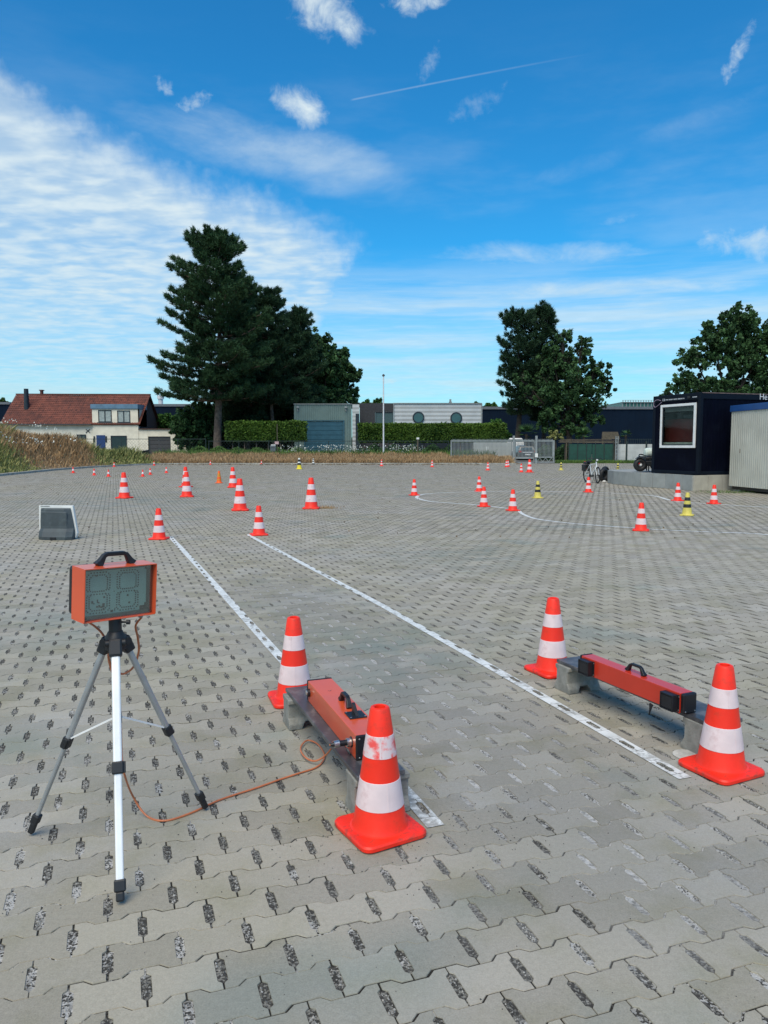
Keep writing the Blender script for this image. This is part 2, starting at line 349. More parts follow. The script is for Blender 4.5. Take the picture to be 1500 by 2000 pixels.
def clearm():
    m = bpy.data.materials.new('clear_cover'); m.use_nodes = True; nt = m.node_tree; nt.nodes.clear()
    o = nt.nodes.new('ShaderNodeOutputMaterial'); tr = nt.nodes.new('ShaderNodeBsdfTransparent'); tr.inputs[0].default_value = (0.86, 0.93, 0.92, 1)
    gl = nt.nodes.new('ShaderNodeBsdfGlossy'); gl.inputs['Roughness'].default_value = 0.08; gl.inputs[0].default_value = (0.9, 0.95, 0.95, 1)
    tcn = nt.nodes.new('ShaderNodeTexCoord'); n = noise(nt, tcn.outputs['Object'], 9.0, 3.0)
    mx = nt.nodes.new('ShaderNodeMixShader'); nt.links.new((n * 0.05 + 0.10).s, mx.inputs[0]); nt.links.new(tr.outputs[0], mx.inputs[1]); nt.links.new(gl.outputs[0], mx.inputs[2])
    nt.links.new(mx.outputs[0], o.inputs[0]); return m
M_CLEAR = clearm()

# ------------------------------------------------------------------ object helpers
def tag(o, label=None, cat=None, group=None, kind=None):
    if label: o['label'] = label
    if cat: o['category'] = cat
    if group: o['group'] = group
    if kind: o['kind'] = kind
    return o
def empty(name, loc, label, cat, rz=0.0, group=None, rot=None):
    o = bpy.data.objects.new(name, None); COL.objects.link(o); o.location = loc
    o.rotation_euler = rot if rot else (0, 0, rz); o.empty_display_size = 0.1
    return tag(o, label, cat, group)
def link(name, me, parent=None):
    o = bpy.data.objects.new(name, me); COL.objects.link(o)
    if parent: o.parent = parent
    return o
def copy_tree(o, parent=None):
    c = o.copy(); COL.objects.link(c)
    if parent: c.parent = parent
    for ch in o.children: copy_tree(ch, c)
    return c
class MB:
    def __init__(s): s.v, s.f, s.t, s.M, s.tone = [], [], [], Matrix(), 0.5
    def add(s, vs, fs):
        b = len(s.v); s.v += [tuple(s.M @ Vector(p)) for p in vs]; s.f += [[i + b for i in f] for f in fs]; s.t += [s.tone] * len(fs); return s
    def box(s, c, d, rz=0.0, rx=0.0, ry=0.0):
        m = Matrix.Translation(c) @ Matrix.Rotation(rz, 4, 'Z') @ Matrix.Rotation(ry, 4, 'Y') @ Matrix.Rotation(rx, 4, 'X')
        vs = [m @ Vector((x * d[0] / 2, y * d[1] / 2, z * d[2] / 2)) for z in (-1, 1) for y in (-1, 1) for x in (-1, 1)]
        return s.add(vs, [(0, 2, 3, 1), (4, 5, 7, 6), (0, 1, 5, 4), (2, 6, 7, 3), (0, 4, 6, 2), (1, 3, 7, 5)])
    def bb(s, a, b):
        return s.box([(a[i] + b[i]) / 2 for i in range(3)], [abs(b[i] - a[i]) for i in range(3)])
    def prism(s, poly, h0, h1, axis='z'):
        """polygon in the plane across `axis`, extruded from h0 to h1; polygon counter-clockwise seen from +axis"""
        def q(p, h): return {'z': (p[0], p[1], h), 'y': (p[0], h, p[1]), 'x': (h, p[0], p[1])}[axis]
        n = len(poly); vs = [q(p, h0) for p in poly] + [q(p, h1) for p in poly]
        fs = [list(range(n))[::-1], list(range(n, 2 * n))] + [(i, (i + 1) % n, (i + 1) % n + n, i + n) for i in range(n)]
        if axis == 'y': fs = [list(f)[::-1] for f in fs]
        return s.add(vs, fs)
    def lathe(s, prof, n=24, c=(0, 0, 0), cap=True):
        vs = [(c[0] + r * math.cos(2 * math.pi * i / n), c[1] + r * math.sin(2 * math.pi * i / n), c[2] + z) for r, z in prof for i in range(n)]
        fs = [(j * n + i, j * n + (i + 1) % n, (j + 1) * n + (i + 1) % n, (j + 1) * n + i) for j in range(len(prof) - 1) for i in range(n)]
        if cap: fs += [list(range(n))[::-1], [(len(prof) - 1) * n + i for i in range(n)]]
        return s.add(vs, fs)
    def tube(s, pts, r, n=8, r1=None, flat=1.0, closed=False):
        pts = [Vector(p) for p in pts]; K = len(pts); rings = []; up = Vector((0, 0, 1)); prev = None
        for i, p in enumerate(pts):
            d = (pts[min(i + 1, K - 1)] - pts[max(i - 1, 0)]).normalized()
            if prev is None:
                a = d.cross(up); a = a if a.length > 1e-3 else d.cross(Vector((1, 0, 0)))
            else: a = prev - d * prev.dot(d)
            a.normalize(); prev = a; b = d.cross(a)
            rr = r if r1 is None else r + (r1 - r) * i / (K - 1)
            rings.append([p + a * rr * math.cos(2 * math.pi * j / n) + b * rr * flat * math.sin(2 * math.pi * j / n) for j in range(n)])
        vs = [q for rg in rings for q in rg]
        fs = [(k * n + j, (k + 1) * n + j, (k + 1) * n + (j + 1) % n, k * n + (j + 1) % n)[::-1] for k in range(K - 1) for j in range(n)]
        fs += [list(range(n)), [(K - 1) * n + j for j in range(n)][::-1]]
        fs[-2] = fs[-2][::-1]; fs[-1] = fs[-1][::-1]
        return s.add(vs, fs)
    def beam(s, a, b, wd, ht, roll_ref=(0, 0, 1)):
        a, b = Vector(a), Vector(b); d = (b - a); L = d.length; d.normalize(); r = Vector(roll_ref)
        x = d.cross(r)
        x = x.normalized() if x.length > 1e-4 else Vector((1, 0, 0)); z = x.cross(d)
        vs = [p + x * sx * wd / 2 + z * sz * ht / 2 for p in (a, b) for sz in (-1, 1) for sx in (-1, 1)]
        return s.add(vs, [(0, 1, 3, 2), (4, 6, 7, 5), (0, 4, 5, 1), (2, 3, 7, 6), (0, 2, 6, 4), (1, 5, 7, 3)])
    def mesh(s, name, m, smooth=False, tones=False):
        me = bpy.data.meshes.new(name); me.from_pydata(s.v, [], s.f); me.materials.append(m)
        bm = bmesh.new(); bm.from_mesh(me); bmesh.ops.recalc_face_normals(bm, faces=bm.faces); bm.to_mesh(me); bm.free()
        if tones:
            at = me.attributes.new('tone', 'FLOAT', 'FACE'); at.data.foreach_set('value', np.array(s.t, dtype=np.float32))
        if smooth:
            me.polygons.foreach_set('use_smooth', [True] * len(me.polygons)); me.set_sharp_from_angle(angle=R(38))
        return me
    def build(s, name, m, parent=None, smooth=False, bevel=0.0, tones=False, seg=2):
        o = link(name, s.mesh(name, m, smooth, tones), parent)
        if bevel:
            b = o.modifiers.new('bevel', 'BEVEL'); b.width = bevel; b.segments = seg; b.limit_method = 'ANGLE'; b.angle_limit = R(40)
        return o
def np_mesh(name, V, Fc, m, tone=None, smooth=False):
    """V (n,3); Fc (k,3 or 4) array of equal-size faces"""
    me = bpy.data.meshes.new(name); V = np.ascontiguousarray(V, dtype=np.float32); Fc = np.ascontiguousarray(Fc, dtype=np.int32)
    k, q = Fc.shape
    me.vertices.add(len(V)); me.vertices.foreach_set('co', V.ravel())
    me.loops.add(k * q); me.loops.foreach_set('vertex_index', Fc.ravel())
    me.polygons.add(k); me.polygons.foreach_set('loop_start', np.arange(k, dtype=np.int32) * q)
    me.update(calc_edges=True)
    me.materials.append(m); me.polygons.foreach_set('use_smooth', [smooth] * k)
    if tone is not None:
        at = me.attributes.new('tone', 'FLOAT', 'FACE'); at.data.foreach_set('value', np.asarray(tone, dtype=np.float32))
    return me

# ================================================================== GROUND
def smooth01(t): t = np.clip(t, 0, 1); return t * t * (3 - 2 * t)
KERB = [(-16.6, -6), (-17.4, 20), (-18.7, 31), (-19.47, 38.7), (-20.6, 47.8), (-20.7, 54.5), (-19.9, 60.6), (-18.6, 63.2), (-16.5, 64.2), (-2.1, 64.4), (5.7, 64.6), (11.2, 64.7)]
KX = np.array([p[0] for p in KERB[:8]]); KY = np.array([p[1] for p in KERB[:8]])
def terrain_h(x, y):
    x = np.asarray(x, float); y = np.asarray(y, float)
    kx = np.interp(y, KY, KX)
    left = np.clip((kx - x) / 3.5, 0, None); far = (y - 64.7) / 4.0
    plate = 0.55 * smooth01(np.maximum(left, far))
    drive = smooth01((x - 10.9) / 0.8) * smooth01((60 - x) / 2)
    plate = plate * (1 - drive) + drive * (0.0 + 0.5 * smooth01((y - 69.5) / 14))
    mound = 1.75 * np.exp(-((x + 28.5) / 6.0) ** 2 - ((y - 46) / 9.5) ** 2) * smooth01(left * 0.7) + 1.0 * np.exp(-((x + 25.0) / 3.5) ** 2 - ((y - 56) / 6.5) ** 2) * smooth01(left * 0.8)
    inside = (x > kx - 0.05) & (y < 64.5)
    z = plate + mound
    return np.where(inside, -0.06, z) - 0.02
gx = np.unique(np.concatenate([np.array([-3000, -1000, -400, -200, -120, -80]), np.arange(-60, 60.1, 1.0), np.array([80, 120, 200, 400, 1000, 3000])]))
gy = np.unique(np.concatenate([np.array([-1000, -300, -100, -40, -20]), np.arange(-8, 100.1, 1.0), np.array([64.5, 64.8, 110, 130, 200, 400, 1000, 3000])]))
XX, YY = np.meshgrid(gx, gy); ZZ = terrain_h(XX, YY)
n0, n1 = len(gx), len(gy); idx = np.arange(n0 * n1).reshape(n1, n0)
Fc = np.stack([idx[:-1, :-1], idx[:-1, 1:], idx[1:, 1:], idx[1:, :-1]], -1).reshape(-1, 4)
tag(link('terrain', np_mesh('terrain', np.stack([XX.ravel(), YY.ravel(), ZZ.ravel()], 1), Fc, M_SOIL)), 'dry earth verge and bank around the paved yard', kind='structure')
# yard sheet (grit bed)
mb = MB(); yp = [(-17, -6)] + [(x + 0.03, y) for x, y in KERB[1:]] + [(11.4, 68.6), (40, 68.6), (40, -6)]
mb.add([(x, y, -0.0034) for x, y in yp], [list(range(len(yp)))])
YARD = tag(mb.build('paved_yard', M_JOINT), 'wide yard of grey interlocking concrete pavers with grit filled drainage holes', kind='structure')
def inyard(x, y):
    return (x > np.interp(y, KY, KX) + 0.02) & (y < 64.4 + 4.2 * (x > 11.4)) & (x < 40)
# paver outline (bone shape with notch for the drainage hole)
gI = 0.0024
def outline(g, half_end=0.1022):
    e = half_end - g; nb = 0.0885 - g * 0.4; H0, H1, a, b = 0.0822 - g, 0.0603 - g, 0.0388, 0.0634
    sl = g * 0.5
    return [(-e, -H0), (-b - sl, -H0), (-a - sl, -H1), (a + sl, -H1), (b + sl, -H0), (e, -H0), (e, -0.056), (nb, -0.045), (nb, 0.045), (e, 0.056),
            (e, H0), (b + sl, H0), (a + sl, H1), (-a - sl, H1), (-b - sl, H0), (-e, H0), (-e, 0.056), (-nb, 0.045), (-nb, -0.045), (-e, -0.056)]
OT = outline(gI + 0.0012); OB = outline(gI)
TRI = [tuple(t) for t in geometry.tessellate_polygon([[Vector((x, y, 0)) for x, y in OT]])]
def ccw(t):
    a, b, c = [OT[i] for i in t]; return t if (b[0] - a[0]) * (c[1] - a[1]) - (b[1] - a[1]) * (c[0] - a[0]) > 0 else t[::-1]
TRI = [ccw(t) for t in TRI]
NO = len(OT)
# lattice
SMAX, TMAX = 420, 560
ii, jj = np.meshgrid(np.arange(-SMAX, SMAX), np.arange(-60, TMAX))
ii, jj = ii.ravel(), jj.ravel()
cs = (ii + 0.5 + 0.5 * (jj % 2)) * LL; ct = jj * LW
cx = LO[0] + cs * LA[0] + ct * LC[0]; cy = LO[1] + cs * LA[1] + ct * LC[1]
keep = (cy > 0.75) & (np.abs(cx) < 0.503 * cy + 3.4) & inyard(cx, cy)
cx, cy = cx[keep], cy[keep]
hx, hy = cx - LA[0] * LL / 2, cy - LA[1] * LL / 2           # hole at the left end of each paver
d_ = cy * math.cos(PIT) + CAMH * math.sin(PIT)
px = 750 + F * cx / d_; py = 1000 + F * (CAMH * math.cos(PIT) - cy * math.sin(PIT)) / d_
vis = (px > -70) & (px < 1570) & (py < 2080)
order = np.argsort(np.where(vis, cy, 1e9))
near_i = order[:300]; isnear = np.zeros(len(cx), bool); isnear[near_i] = True
pm = bpy.data.meshes.new('paver')
pv = [(x, y, 0.0) for x, y in OT] + [(x, y, -0.0025) for x, y in OB] + [(x, y, -0.012) for x, y in OB]
pf = [list(range(NO))] + [(i + NO, (i + 1) % NO + NO, (i + 1) % NO, i) for i in range(NO)] + [(i + 2 * NO, (i + 1) % NO + 2 * NO, (i + 1) % NO + NO, i + NO) for i in range(NO)]
pm.from_pydata(pv, [], pf); pm.materials.append(M_PAV1)
for k in near_i:
    o = link('paver', pm, YARD)
    o.location = (cx[k] + rnd.gauss(0, .0006), cy[k] + rnd.gauss(0, .0006), rnd.gauss(0, 0.0007))
    o.rotation_euler = (rnd.gauss(0, .004), rnd.gauss(0, .004), LTH + rnd.gauss(0, .003))
# the rest as one mass
def field(sel, ol, tris, sides, name):
    n = len(sel); k = len(ol)
    P0 = np.array(ol); c, s_ = math.cos(LTH), math.sin(LTH)
    rot = np.stack([P0[:, 0] * c - P0[:, 1] * s_, P0[:, 0] * s_ + P0[:, 1] * c], 1)
    tone = rng.random(n); zz = rng.normal(0, 0.0007, n)
    tilt = rng.normal(0, .004, (n, 2))
    V = np.zeros((n, k * (2 if sides else 1), 3))
    V[:, :k, 0] = cx[sel][:, None] + rot[:, 0]; V[:, :k, 1] = cy[sel][:, None] + rot[:, 1]
    V[:, :k, 2] = zz[:, None] + tilt[:, :1] * rot[:, 0] + tilt[:, 1:] * rot[:, 1]
    fs = [list(t) for t in tris]
    if sides:
        V[:, k:, :2] = V[:, :k, :2]; V[:, k:, 2] = -0.010
        for i in range(k):
            j = (i + 1) % k; fs += [[i + k, j + k, j], [i + k, j, i]]
    fs = np.array(fs); m_ = V.shape[1]
    FF = (fs[None] + (np.arange(n) * m_)[:, None, None]).reshape(-1, 3)
    o = link(name, np_mesh(name, V.reshape(-1, 3), FF, M_PAV2, np.repeat(tone, len(fs))), YARD); o['kind'] = 'stuff'
    return o
rest = ~isnear
mid = np.where(rest & (cy < 13))[0]; farr = np.where(rest & (cy >= 13) & (cy < 26))[0]; vfar = np.where(rest & (cy >= 26))[0]
OG = outline(gI + 0.0004)
field(mid, OG, TRI, True, 'paver_field')
OF = outline(0.0022)
field(farr, OF, TRI, False, 'paver_field')
O8 = [(-.100, -.0745), (.100, -.0745), (.089, -.046), (.089, .046), (.100, .0745), (-.100, .0745), (-.089, .046), (-.089, -.046)]
O8 = [(-.100, -.070), (.100, -.070), (.087, -.040), (.087, .040), (.100, .070), (-.100, .070), (-.087, .040), (-.087, -.040)]
field(vfar, O8, [(0, 1, 2), (0, 2, 7), (7, 2, 3), (7, 3, 6), (6, 3, 4), (6, 4, 5)], False, 'paver_field')
# loose grit lying in the nearest drainage holes
def grit():
    ph = np.array([(math.cos(a), math.sin(a)) for a in np.linspace(0, 2 * math.pi, 6)[:-1]])
    V, Fl, T = [], [], []
    hsel = [k for k in range(len(cx)) if cy[k] < 5.2 and -80 < px[k] < 1580]
    for k in hsel:
        x0, y0 = hx[k], hy[k]
        c = (x0 - 0.80) + (y0 - 2.8) * 0.36
        fill = math.exp(-(c / .62) ** 2)
        if rnd.random() < fill * 0.8: continue
        light = rnd.random() < (0.45 if x0 < -0.9 else 0.14)
        n = 26 if cy[k] < 3.6 else 14
        for _ in range(n):
            s_, t_ = rnd.uniform(-.0105, .0105), rnd.uniform(-.043, .043)
            r = rnd.uniform(.0022, .0052)
            bx, by = x0 + s_ * LA[0] + t_ * LC[0], y0 + s_ * LA[1] + t_ * LC[1]; bz = -0.0030 + rnd.uniform(-.0008, .0006)
            b = len(V); a0 = rnd.random() * 6
            for q in range(4):
                a_ = a0 + q * 1.57; rr = r * rnd.uniform(.7, 1.2); V.append((bx + rr * math.cos(a_), by + rr * math.sin(a_), bz - .001))
            V.append((bx + rnd.uniform(-.3, .3) * r, by + rnd.uniform(-.3, .3) * r, bz + r * 0.9))
            for q in range(4): Fl.append((b + q, b + (q + 1) % 4, b + 4))
            tt = (rnd.random() ** 0.6) if light else rnd.random() ** 2.6
            T += [tt] * 4
    # scattered crumbs on the surface
    for _ in range(2600):
        y0 = rnd.uniform(1.9, 9) ; x0 = rnd.uniform(-.55, .55) * y0
        if rnd.random() < 0.5: x0, y0 = 1.5 + rnd.gauss(0, .35), 4.4 + rnd.gauss(0, .6)
        if rnd.random() < 0.1: x0, y0 = .1 + rnd.gauss(0, .3), 2.9 + rnd.gauss(0, .2)
        r = rnd.uniform(.0012, .0036); b = len(V); a0 = rnd.random() * 6
        for q in range(4):
            a_ = a0 + q * 1.57; rr = r * rnd.uniform(.7, 1.2); V.append((x0 + rr * math.cos(a_), y0 + rr * math.sin(a_), .0006))
        V.append((x0, y0, .001 + r * .9))
        for q in range(4): Fl.append((b + q, b + (q + 1) % 4, b + 4))
        T += [rnd.random() ** 3 * .6] * 4
    return np_mesh('grit', np.array(V), np.array(Fl), M_STONE, T)
tag(link('grit', grit(), YARD), kind='stuff')

# painted lines, cut to the tops of the pavers so joints and holes stay bare
def clip_poly(poly, a, b, inside_left=True):
    out_ = []
    def sd(p): return (b[0] - a[0]) * (p[1] - a[1]) - (b[1] - a[1]) * (p[0] - a[0])
    for i in range(len(poly)):
        p, q = poly[i], poly[(i + 1) % len(poly)]; sp, sq = sd(p), sd(q)
        if sp >= 0: out_.append(p)
        if (sp >= 0) != (sq >= 0):
            t = sp / (sp - sq); out_.append((p[0] + (q[0] - p[0]) * t, p[1] + (q[1] - p[1]) * t))
    return out_
OPN = outline(0.0014)
def painted(pts, width, label, ends=0.0):
    pts = [Vector((p[0], p[1])) for p in pts]; quads = []
    nrm = []
    for i in range(len(pts)):
        d = (pts[min(i + 1, len(pts) - 1)] - pts[max(0, i - 1)]).normalized(); nrm.append(Vector((-d.y, d.x)))
    for i in range(len(pts) - 1):
        a, b = pts[i], pts[i + 1]
        quads.append([a - nrm[i] * width / 2, b - nrm[i + 1] * width / 2, b + nrm[i + 1] * width / 2, a + nrm[i] * width / 2])
    mb = MB(); c, s_ = math.cos(LTH), math.sin(LTH)
    for q in quads:
        a, b = (q[0] + q[3]) / 2, (q[1] + q[2]) / 2; L = (b - a).length; d = (b - a) / max(L, 1e-6)
        rx, ry = cx - a.x, cy - a.y; al = rx * d.x + ry * d.y; pe = np.abs(-rx * d.y + ry * d.x)
        sel = np.where((al > -.2) & (al < L + .2) & (pe < width / 2 + .14))[0]
        for k in sel:
            far_ = cy[k] > 15
            src = [tuple(OPN[i] for i in t) for t in TRI] if not far_ else [((-.1, -.07), (.1, -.07), (.1, .07), (-.1, .07))]
            for t in src:
                poly = [(cx[k] + x * c - y * s_, cy[k] + x * s_ + y * c) for x, y in t]
                for e in range(4):
                    if len(poly) < 3: break
                    poly = clip_poly(poly, q[e], q[(e + 1) % 4])
                if len(poly) >= 3: mb.add([(x, y, 0.0040) for x, y in poly], [list(range(len(poly)))])
    return tag(mb.build('painted_line', M_PAINT), label, None, None, 'structure')
def GP(l): return [G(x, y) for x, y in l]
painted([(-3.56, 12.62), (-2.2, 9.14), (-.74, 5.33), (.15, 3.05), (.205, 2.90)], 0.074, 'worn white line running from the far cone under the left bench')
painted([(-2.34, 12.97), (0, 7.064), (.73, 5.08), (1.365, 3.34)], 0.072, 'white painted line crossing the yard to the near right cone')
def smoothpath(pts, n=4):
    P_ = [Vector((p[0], p[1])) for p in pts]; out_ = []
    for i in range(len(P_) - 1):
        p0, p1, p2, p3 = P_[max(i - 1, 0)], P_[i], P_[i + 1], P_[min(i + 2, len(P_) - 1)]
        for k in range(n):
            t = k / n
            out_.append(0.5 * ((2 * p1) + (p2 - p0) * t + (2 * p0 - 5 * p1 + 4 * p2 - p3) * t * t + (3 * p1 - p0 - 3 * p2 + p3) * t ** 3))
    return out_ + [P_[-1]]
r8 = lambda l: GP([(700 + a * .5333, 880 + b * .5333) for a, b in l])
painted(smoothpath(r8([(590, 222), (596, 229), (620, 241), (660, 252), (760, 265), (880, 275), (1010, 284), (1100, 290), (1300, 299), (1440, 304), (1515, 311)])), 0.085, 'thin white curved line past the lone cone in front of the container')
painted(smoothpath(r8([(545, 212), (440, 200), (330, 192), (260, 186), (222, 177), (214, 170), (240, 160), (330, 154), (480, 150), (660, 150), (820, 152), (950, 157), (1050, 163), (1100, 170), (1140, 182), (1200, 190), (1300, 196), (1420, 204), (1515, 209)])), 0.10, 'long thin white loop line round the cone track on the right')

# kerb
mb = MB()
for i in range(1, len(KERB) - 0):
    a, b = Vector((*KERB[i - 1], 0)), Vector((*KERB[i], 0)); L = (b - a).length; n = max(1, int(L / 1.0)); d = (b - a) / n
    out_n = Vector((-(b - a).y, (b - a).x, 0)).normalized() * (0.0 + 0.14)
    for k in range(n):
        p, q = a + d * k + out_n, a + d * (k + 1) + out_n; g = d.normalized() * .006
        mb.beam(p + g + Vector((0, 0, 0.03)), q - g + Vector((0, 0, 0.03)), 0.26, 0.16 + rnd.uniform(-.01, .01))
tag(mb.build('kerb', M_KERB), 'low concrete kerb edging the paved yard', kind='structure')
# concrete gutter strip along far kerb, driveway beyond the gate
mb = MB(); mb.add([(11.3, 68.2, 0.0), (40, 68.2, 0.0), (40, 69.6, 0.004), (11.3, 69.6, 0.004)], [(0, 1, 2, 3)])
mb.add([(11.3, 69.6, 0.004), (24, 69.6, 0.004), (24, 84, .52), (11.3, 84, .52)], [(0, 1, 2, 3)])
tag(mb.build('driveway', mat('driveway_asphalt', (0.11, 0.11, 0.105), 0.9, 0.1, 2)), 'grey driveway beyond the steel gate', kind='structure')

# ================================================================== BUILDINGS
def window(parent, c, wd, ht, fr=0.07, y=0.0, mullion=True, sill=True, fm=M_DWIN, gm=M_GLASS, name='window', curtain=None):
    """window in a wall facing the camera (-y); c = centre on the wall face (local)"""
    m = MB(); x, z = c
    m.bb((x - wd / 2, y - .04, z - ht / 2), (x - wd / 2 + fr, y + .05, z + ht / 2)); m.bb((x + wd / 2 - fr, y - .04, z - ht / 2), (x + wd / 2, y + .05, z + ht / 2))
    m.bb((x - wd / 2 + fr, y - .04, z + ht / 2 - fr), (x + wd / 2 - fr, y + .05, z + ht / 2)); m.bb((x - wd / 2 + fr, y - .04, z - ht / 2), (x + wd / 2 - fr, y + .05, z - ht / 2 + fr))
    if mullion: m.bb((x - fr / 1.6, y - .03, z - ht / 2 + fr), (x + fr / 1.6, y + .05, z + ht / 2 - fr))
    wo = m.build(name, fm, parent)
    halves = ((-wd / 2 + fr, -fr / 1.6), (fr / 1.6, wd / 2 - fr)) if mullion else ((-wd / 2 + fr, wd / 2 - fr),)
    for a, b in halves:
        MB().bb((x + a, y + .0, z - ht / 2 + fr), (x + b, y + .02, z + ht / 2 - fr)).build('pane', curtain or gm, wo)
    if sill: MB().bb((x - wd / 2 - .1, y - .12, z - ht / 2 - .12), (x + wd / 2 + .1, y + .05, z - ht / 2 - .003)).build('sill', M_DGREY, wo)
    return wo

def house():
    Y = 84.0; z0 = 0.45
    X = lambda p: XA(p, Y); Z = lambda p: ZA(p, Y)
    E = empty('house', (0, Y, 0), 'old cream house with long red tiled roof and a dormer behind the weeds', 'house')
    L_, Rr = X(5), X(272); eave = Z(829); D = 7.5; ridge = eave + (CAMH - 0) * 0; ridge = ZA(771, Y + D / 2)
    # walls
    m = MB(); m.bb((X(8), 0, z0 - .4), (X(183), .3, eave)); m.bb((X(183), -.15, z0 - .4), (Rr, .3, Z(799)))
    m.bb((X(8), .3, z0 - .4), (X(8) + .3, D, eave)); m.bb((X(8) + .3, D - .3, z0 - .4), (Rr, D, eave)); m.build('wall', M_WALL, E)
    # right gable wall, dark brick
    m = MB(); m.prism([(0.3, z0), (D - .3, z0), (D - .3, eave), (D / 2, ridge - .12), (0.3, eave + .1)], Rr - .3, Rr, 'x'); g = m.build('gable_wall', M_BRK, E)
    # roof with pantile courses
    def tiles(x0, x1, zt, zb, yt, yb, name):
        nr = max(3, int(math.hypot(zt - zb, yt - yb) / .32)); nc = int((x1 - x0) / .24); V, Fl, T = [], [], []
        for r in range(nr):
            t0, t1 = r / nr, (r + 1) / nr
            ya, za, yb_, zb_ = yb + (yt - yb) * t0, zb + (zt - zb) * t0, yb + (yt - yb) * t1, zb + (zt - zb) * t1
            for c_ in range(nc):
                xa, xb = x0 + (x1 - x0) * c_ / nc, x0 + (x1 - x0) * (c_ + 1) / nc; xm = xa * .45 + xb * .55; b = len(V)
                sag = -0.07 * math.sin(xa * .5) * t1
                V += [(xa, ya, za + .05 + sag), (xm, ya, za + .10 + sag), (xb, ya, za + .05 + sag), (xb, yb_, zb_ + .0 + sag), (xm, yb_, zb_ + .05 + sag), (xa, yb_, zb_ + .0 + sag), (xa, ya, za + sag), (xb, ya, za + sag)]
                Fl += [(b, b + 1, b + 4, b + 5), (b + 1, b + 2, b + 3, b + 4), (b + 6, b + 7, b + 2, b)]; T += [min(1, max(0, rnd.gauss(.45, .25) + .18 * math.sin(xa * .7 + r * .3)))] * 3
        o = link(name, np_mesh(name, np.array(V), np.array(Fl), M_ROOF, T), E); o['kind'] = 'stuff'; return o
    tiles(X(4), Rr + .25, ridge, eave, D / 2, -.35, 'roof_tiles')
    m = MB(); m.add([(X(4), D / 2, ridge - .05), (Rr + .25, D / 2, ridge - .05), (Rr + .25, D + .3, eave - .05), (X(4), D + .3, eave - .05)], [(0, 1, 2, 3)])
    m.add([(X(4), -.3, eave - .06), (Rr + .2, -.3, eave - .06), (Rr + .2, D / 2, ridge - .07), (X(4), D / 2, ridge - .07)], [(0, 1, 2, 3)]); m.build('roof', M_ROOF, E)
    MB().beam((X(4), D / 2, ridge + .06), (Rr + .25, D / 2, ridge + .02), .28, .14).build('ridge_tiles', M_ROOF, E)
    MB().beam((X(4), -.42, eave - .02), (X(183), -.42, eave - .02), .14, .12).build('gutter', M_DGREY, E)
    # dormer block standing up through the roof
    m = MB(); m.bb((X(183), -.16, Z(833)), (Rr, 2.9, Z(799))); dm = m.build('dormer', M_WALL, E)
    MB().bb((X(181), -.30, Z(798.5)), (Rr + .03, 3.0, Z(789.5))).build('fascia', M_GBLUE, dm)
    window(E, ((X(195) + X(221)) / 2, (Z(799) + Z(823)) / 2 - .1), X(221) - X(195), 1.32, .09, -.17, curtain=M_CURT)
    window(E, ((X(232) + X(257)) / 2, (Z(800) + Z(824)) / 2 - .1), X(257) - X(232), 1.32, .09, -.17, curtain=M_CURT)
    MB().bb((X(190), -.2, z0 - .3), (X(207), -.12, Z(850))).build('door', M_BLUED, E)['label'] = 'blue front door'
    window(E, ((X(218) + X(249)) / 2, (Z(851) + Z(880)) / 2), X(249) - X(218), Z(851) - Z(880), .1, -.19, mullion=False, sill=False, gm=M_DGRN)
    window(E, (X(160), (Z(849) + Z(868)) / 2), 1.0, 1.1, .1, -.05)
    # wall anchor, shutters
    for p_ in (186, 209): MB().bb((X(p_) - .08, -.22, Z(864)), (X(p_) + .08, -.16, Z(852))).build('lamp', M_DWIN, E)
    m = MB()
    for s_ in (-1, 1): m.tube([(X(173) + s_ * .22, -.06, Z(838)), (X(173) + s_ * .06, -.06, Z(841)), (X(173) + s_ * .06, -.06, Z(842)), (X(173) + s_ * .22, -.06, Z(845.5))], .035, 5)
    m.bb((X(173) - .05, -.1, Z(842.5)), (X(173) + .05, -.05, Z(840.5))); m.build('wall_anchor', M_DWIN, E)
    # flues
    MB().lathe([(.30, -.9), (.24, 1.35), (.24, 1.4)], 12, (X(28) + .7, 1.8, Z(793) + .6)).build('flue', M_DWIN, E, smooth=True)
    m = MB(); m.bb((X(45) + .5, D / 2 - .2, ridge - .2), (X(49) + .5, D / 2 + .2, ridge + .45)); m.bb((X(45) + .42, D / 2 - .28, ridge + .45), (X(49) + .58, D / 2 + .28, ridge + .55)); m.build('chimney', M_ROOF, E)
    # flat roofed garage extension, joined to the house
    x0, x1 = Rr, X(351)
    m = MB(); m.bb((x0, -.1, z0 - .4), (X(290), .2, Z(839))); m.bb((X(334), -.1, z0 - .4), (x1, .2, Z(839))); m.bb((X(290), -.1, Z(852.5)), (X(334), .2, Z(839))); m.bb((x1 - .25, .2, z0 - .4), (x1, 6, Z(839))); m.build('garage_wall', M_WALL, E)
    MB().bb((x0 + .01, -.25, Z(839) + .004), (x1 + .12, 6.2, Z(837))).build('garage_roof', M_BRK, E)
    m = MB()
    for k in range(6):
        a, b = z0 - .4 + (Z(852.5) - z0 + .4) * k / 6, z0 - .4 + (Z(852.5) - z0 + .4) * (k + 1) / 6 - .03; m.bb((X(290) + .003, .02, a), (X(334) - .003, .08, b))
    m.build('garage_door', M_DGREY, E)
    m = MB(); m.bb((x1 + .005, .9, z0 - .4), (X(383), 1.1, Z(848))); m.build('yard_wall', M_WALL, E)
    MB().bb((x1 + .125, .8, Z(848) + .004), (X(383) + .1, 1.2, Z(846.5))).build('wall_cap', M_DGREY, E)
house()

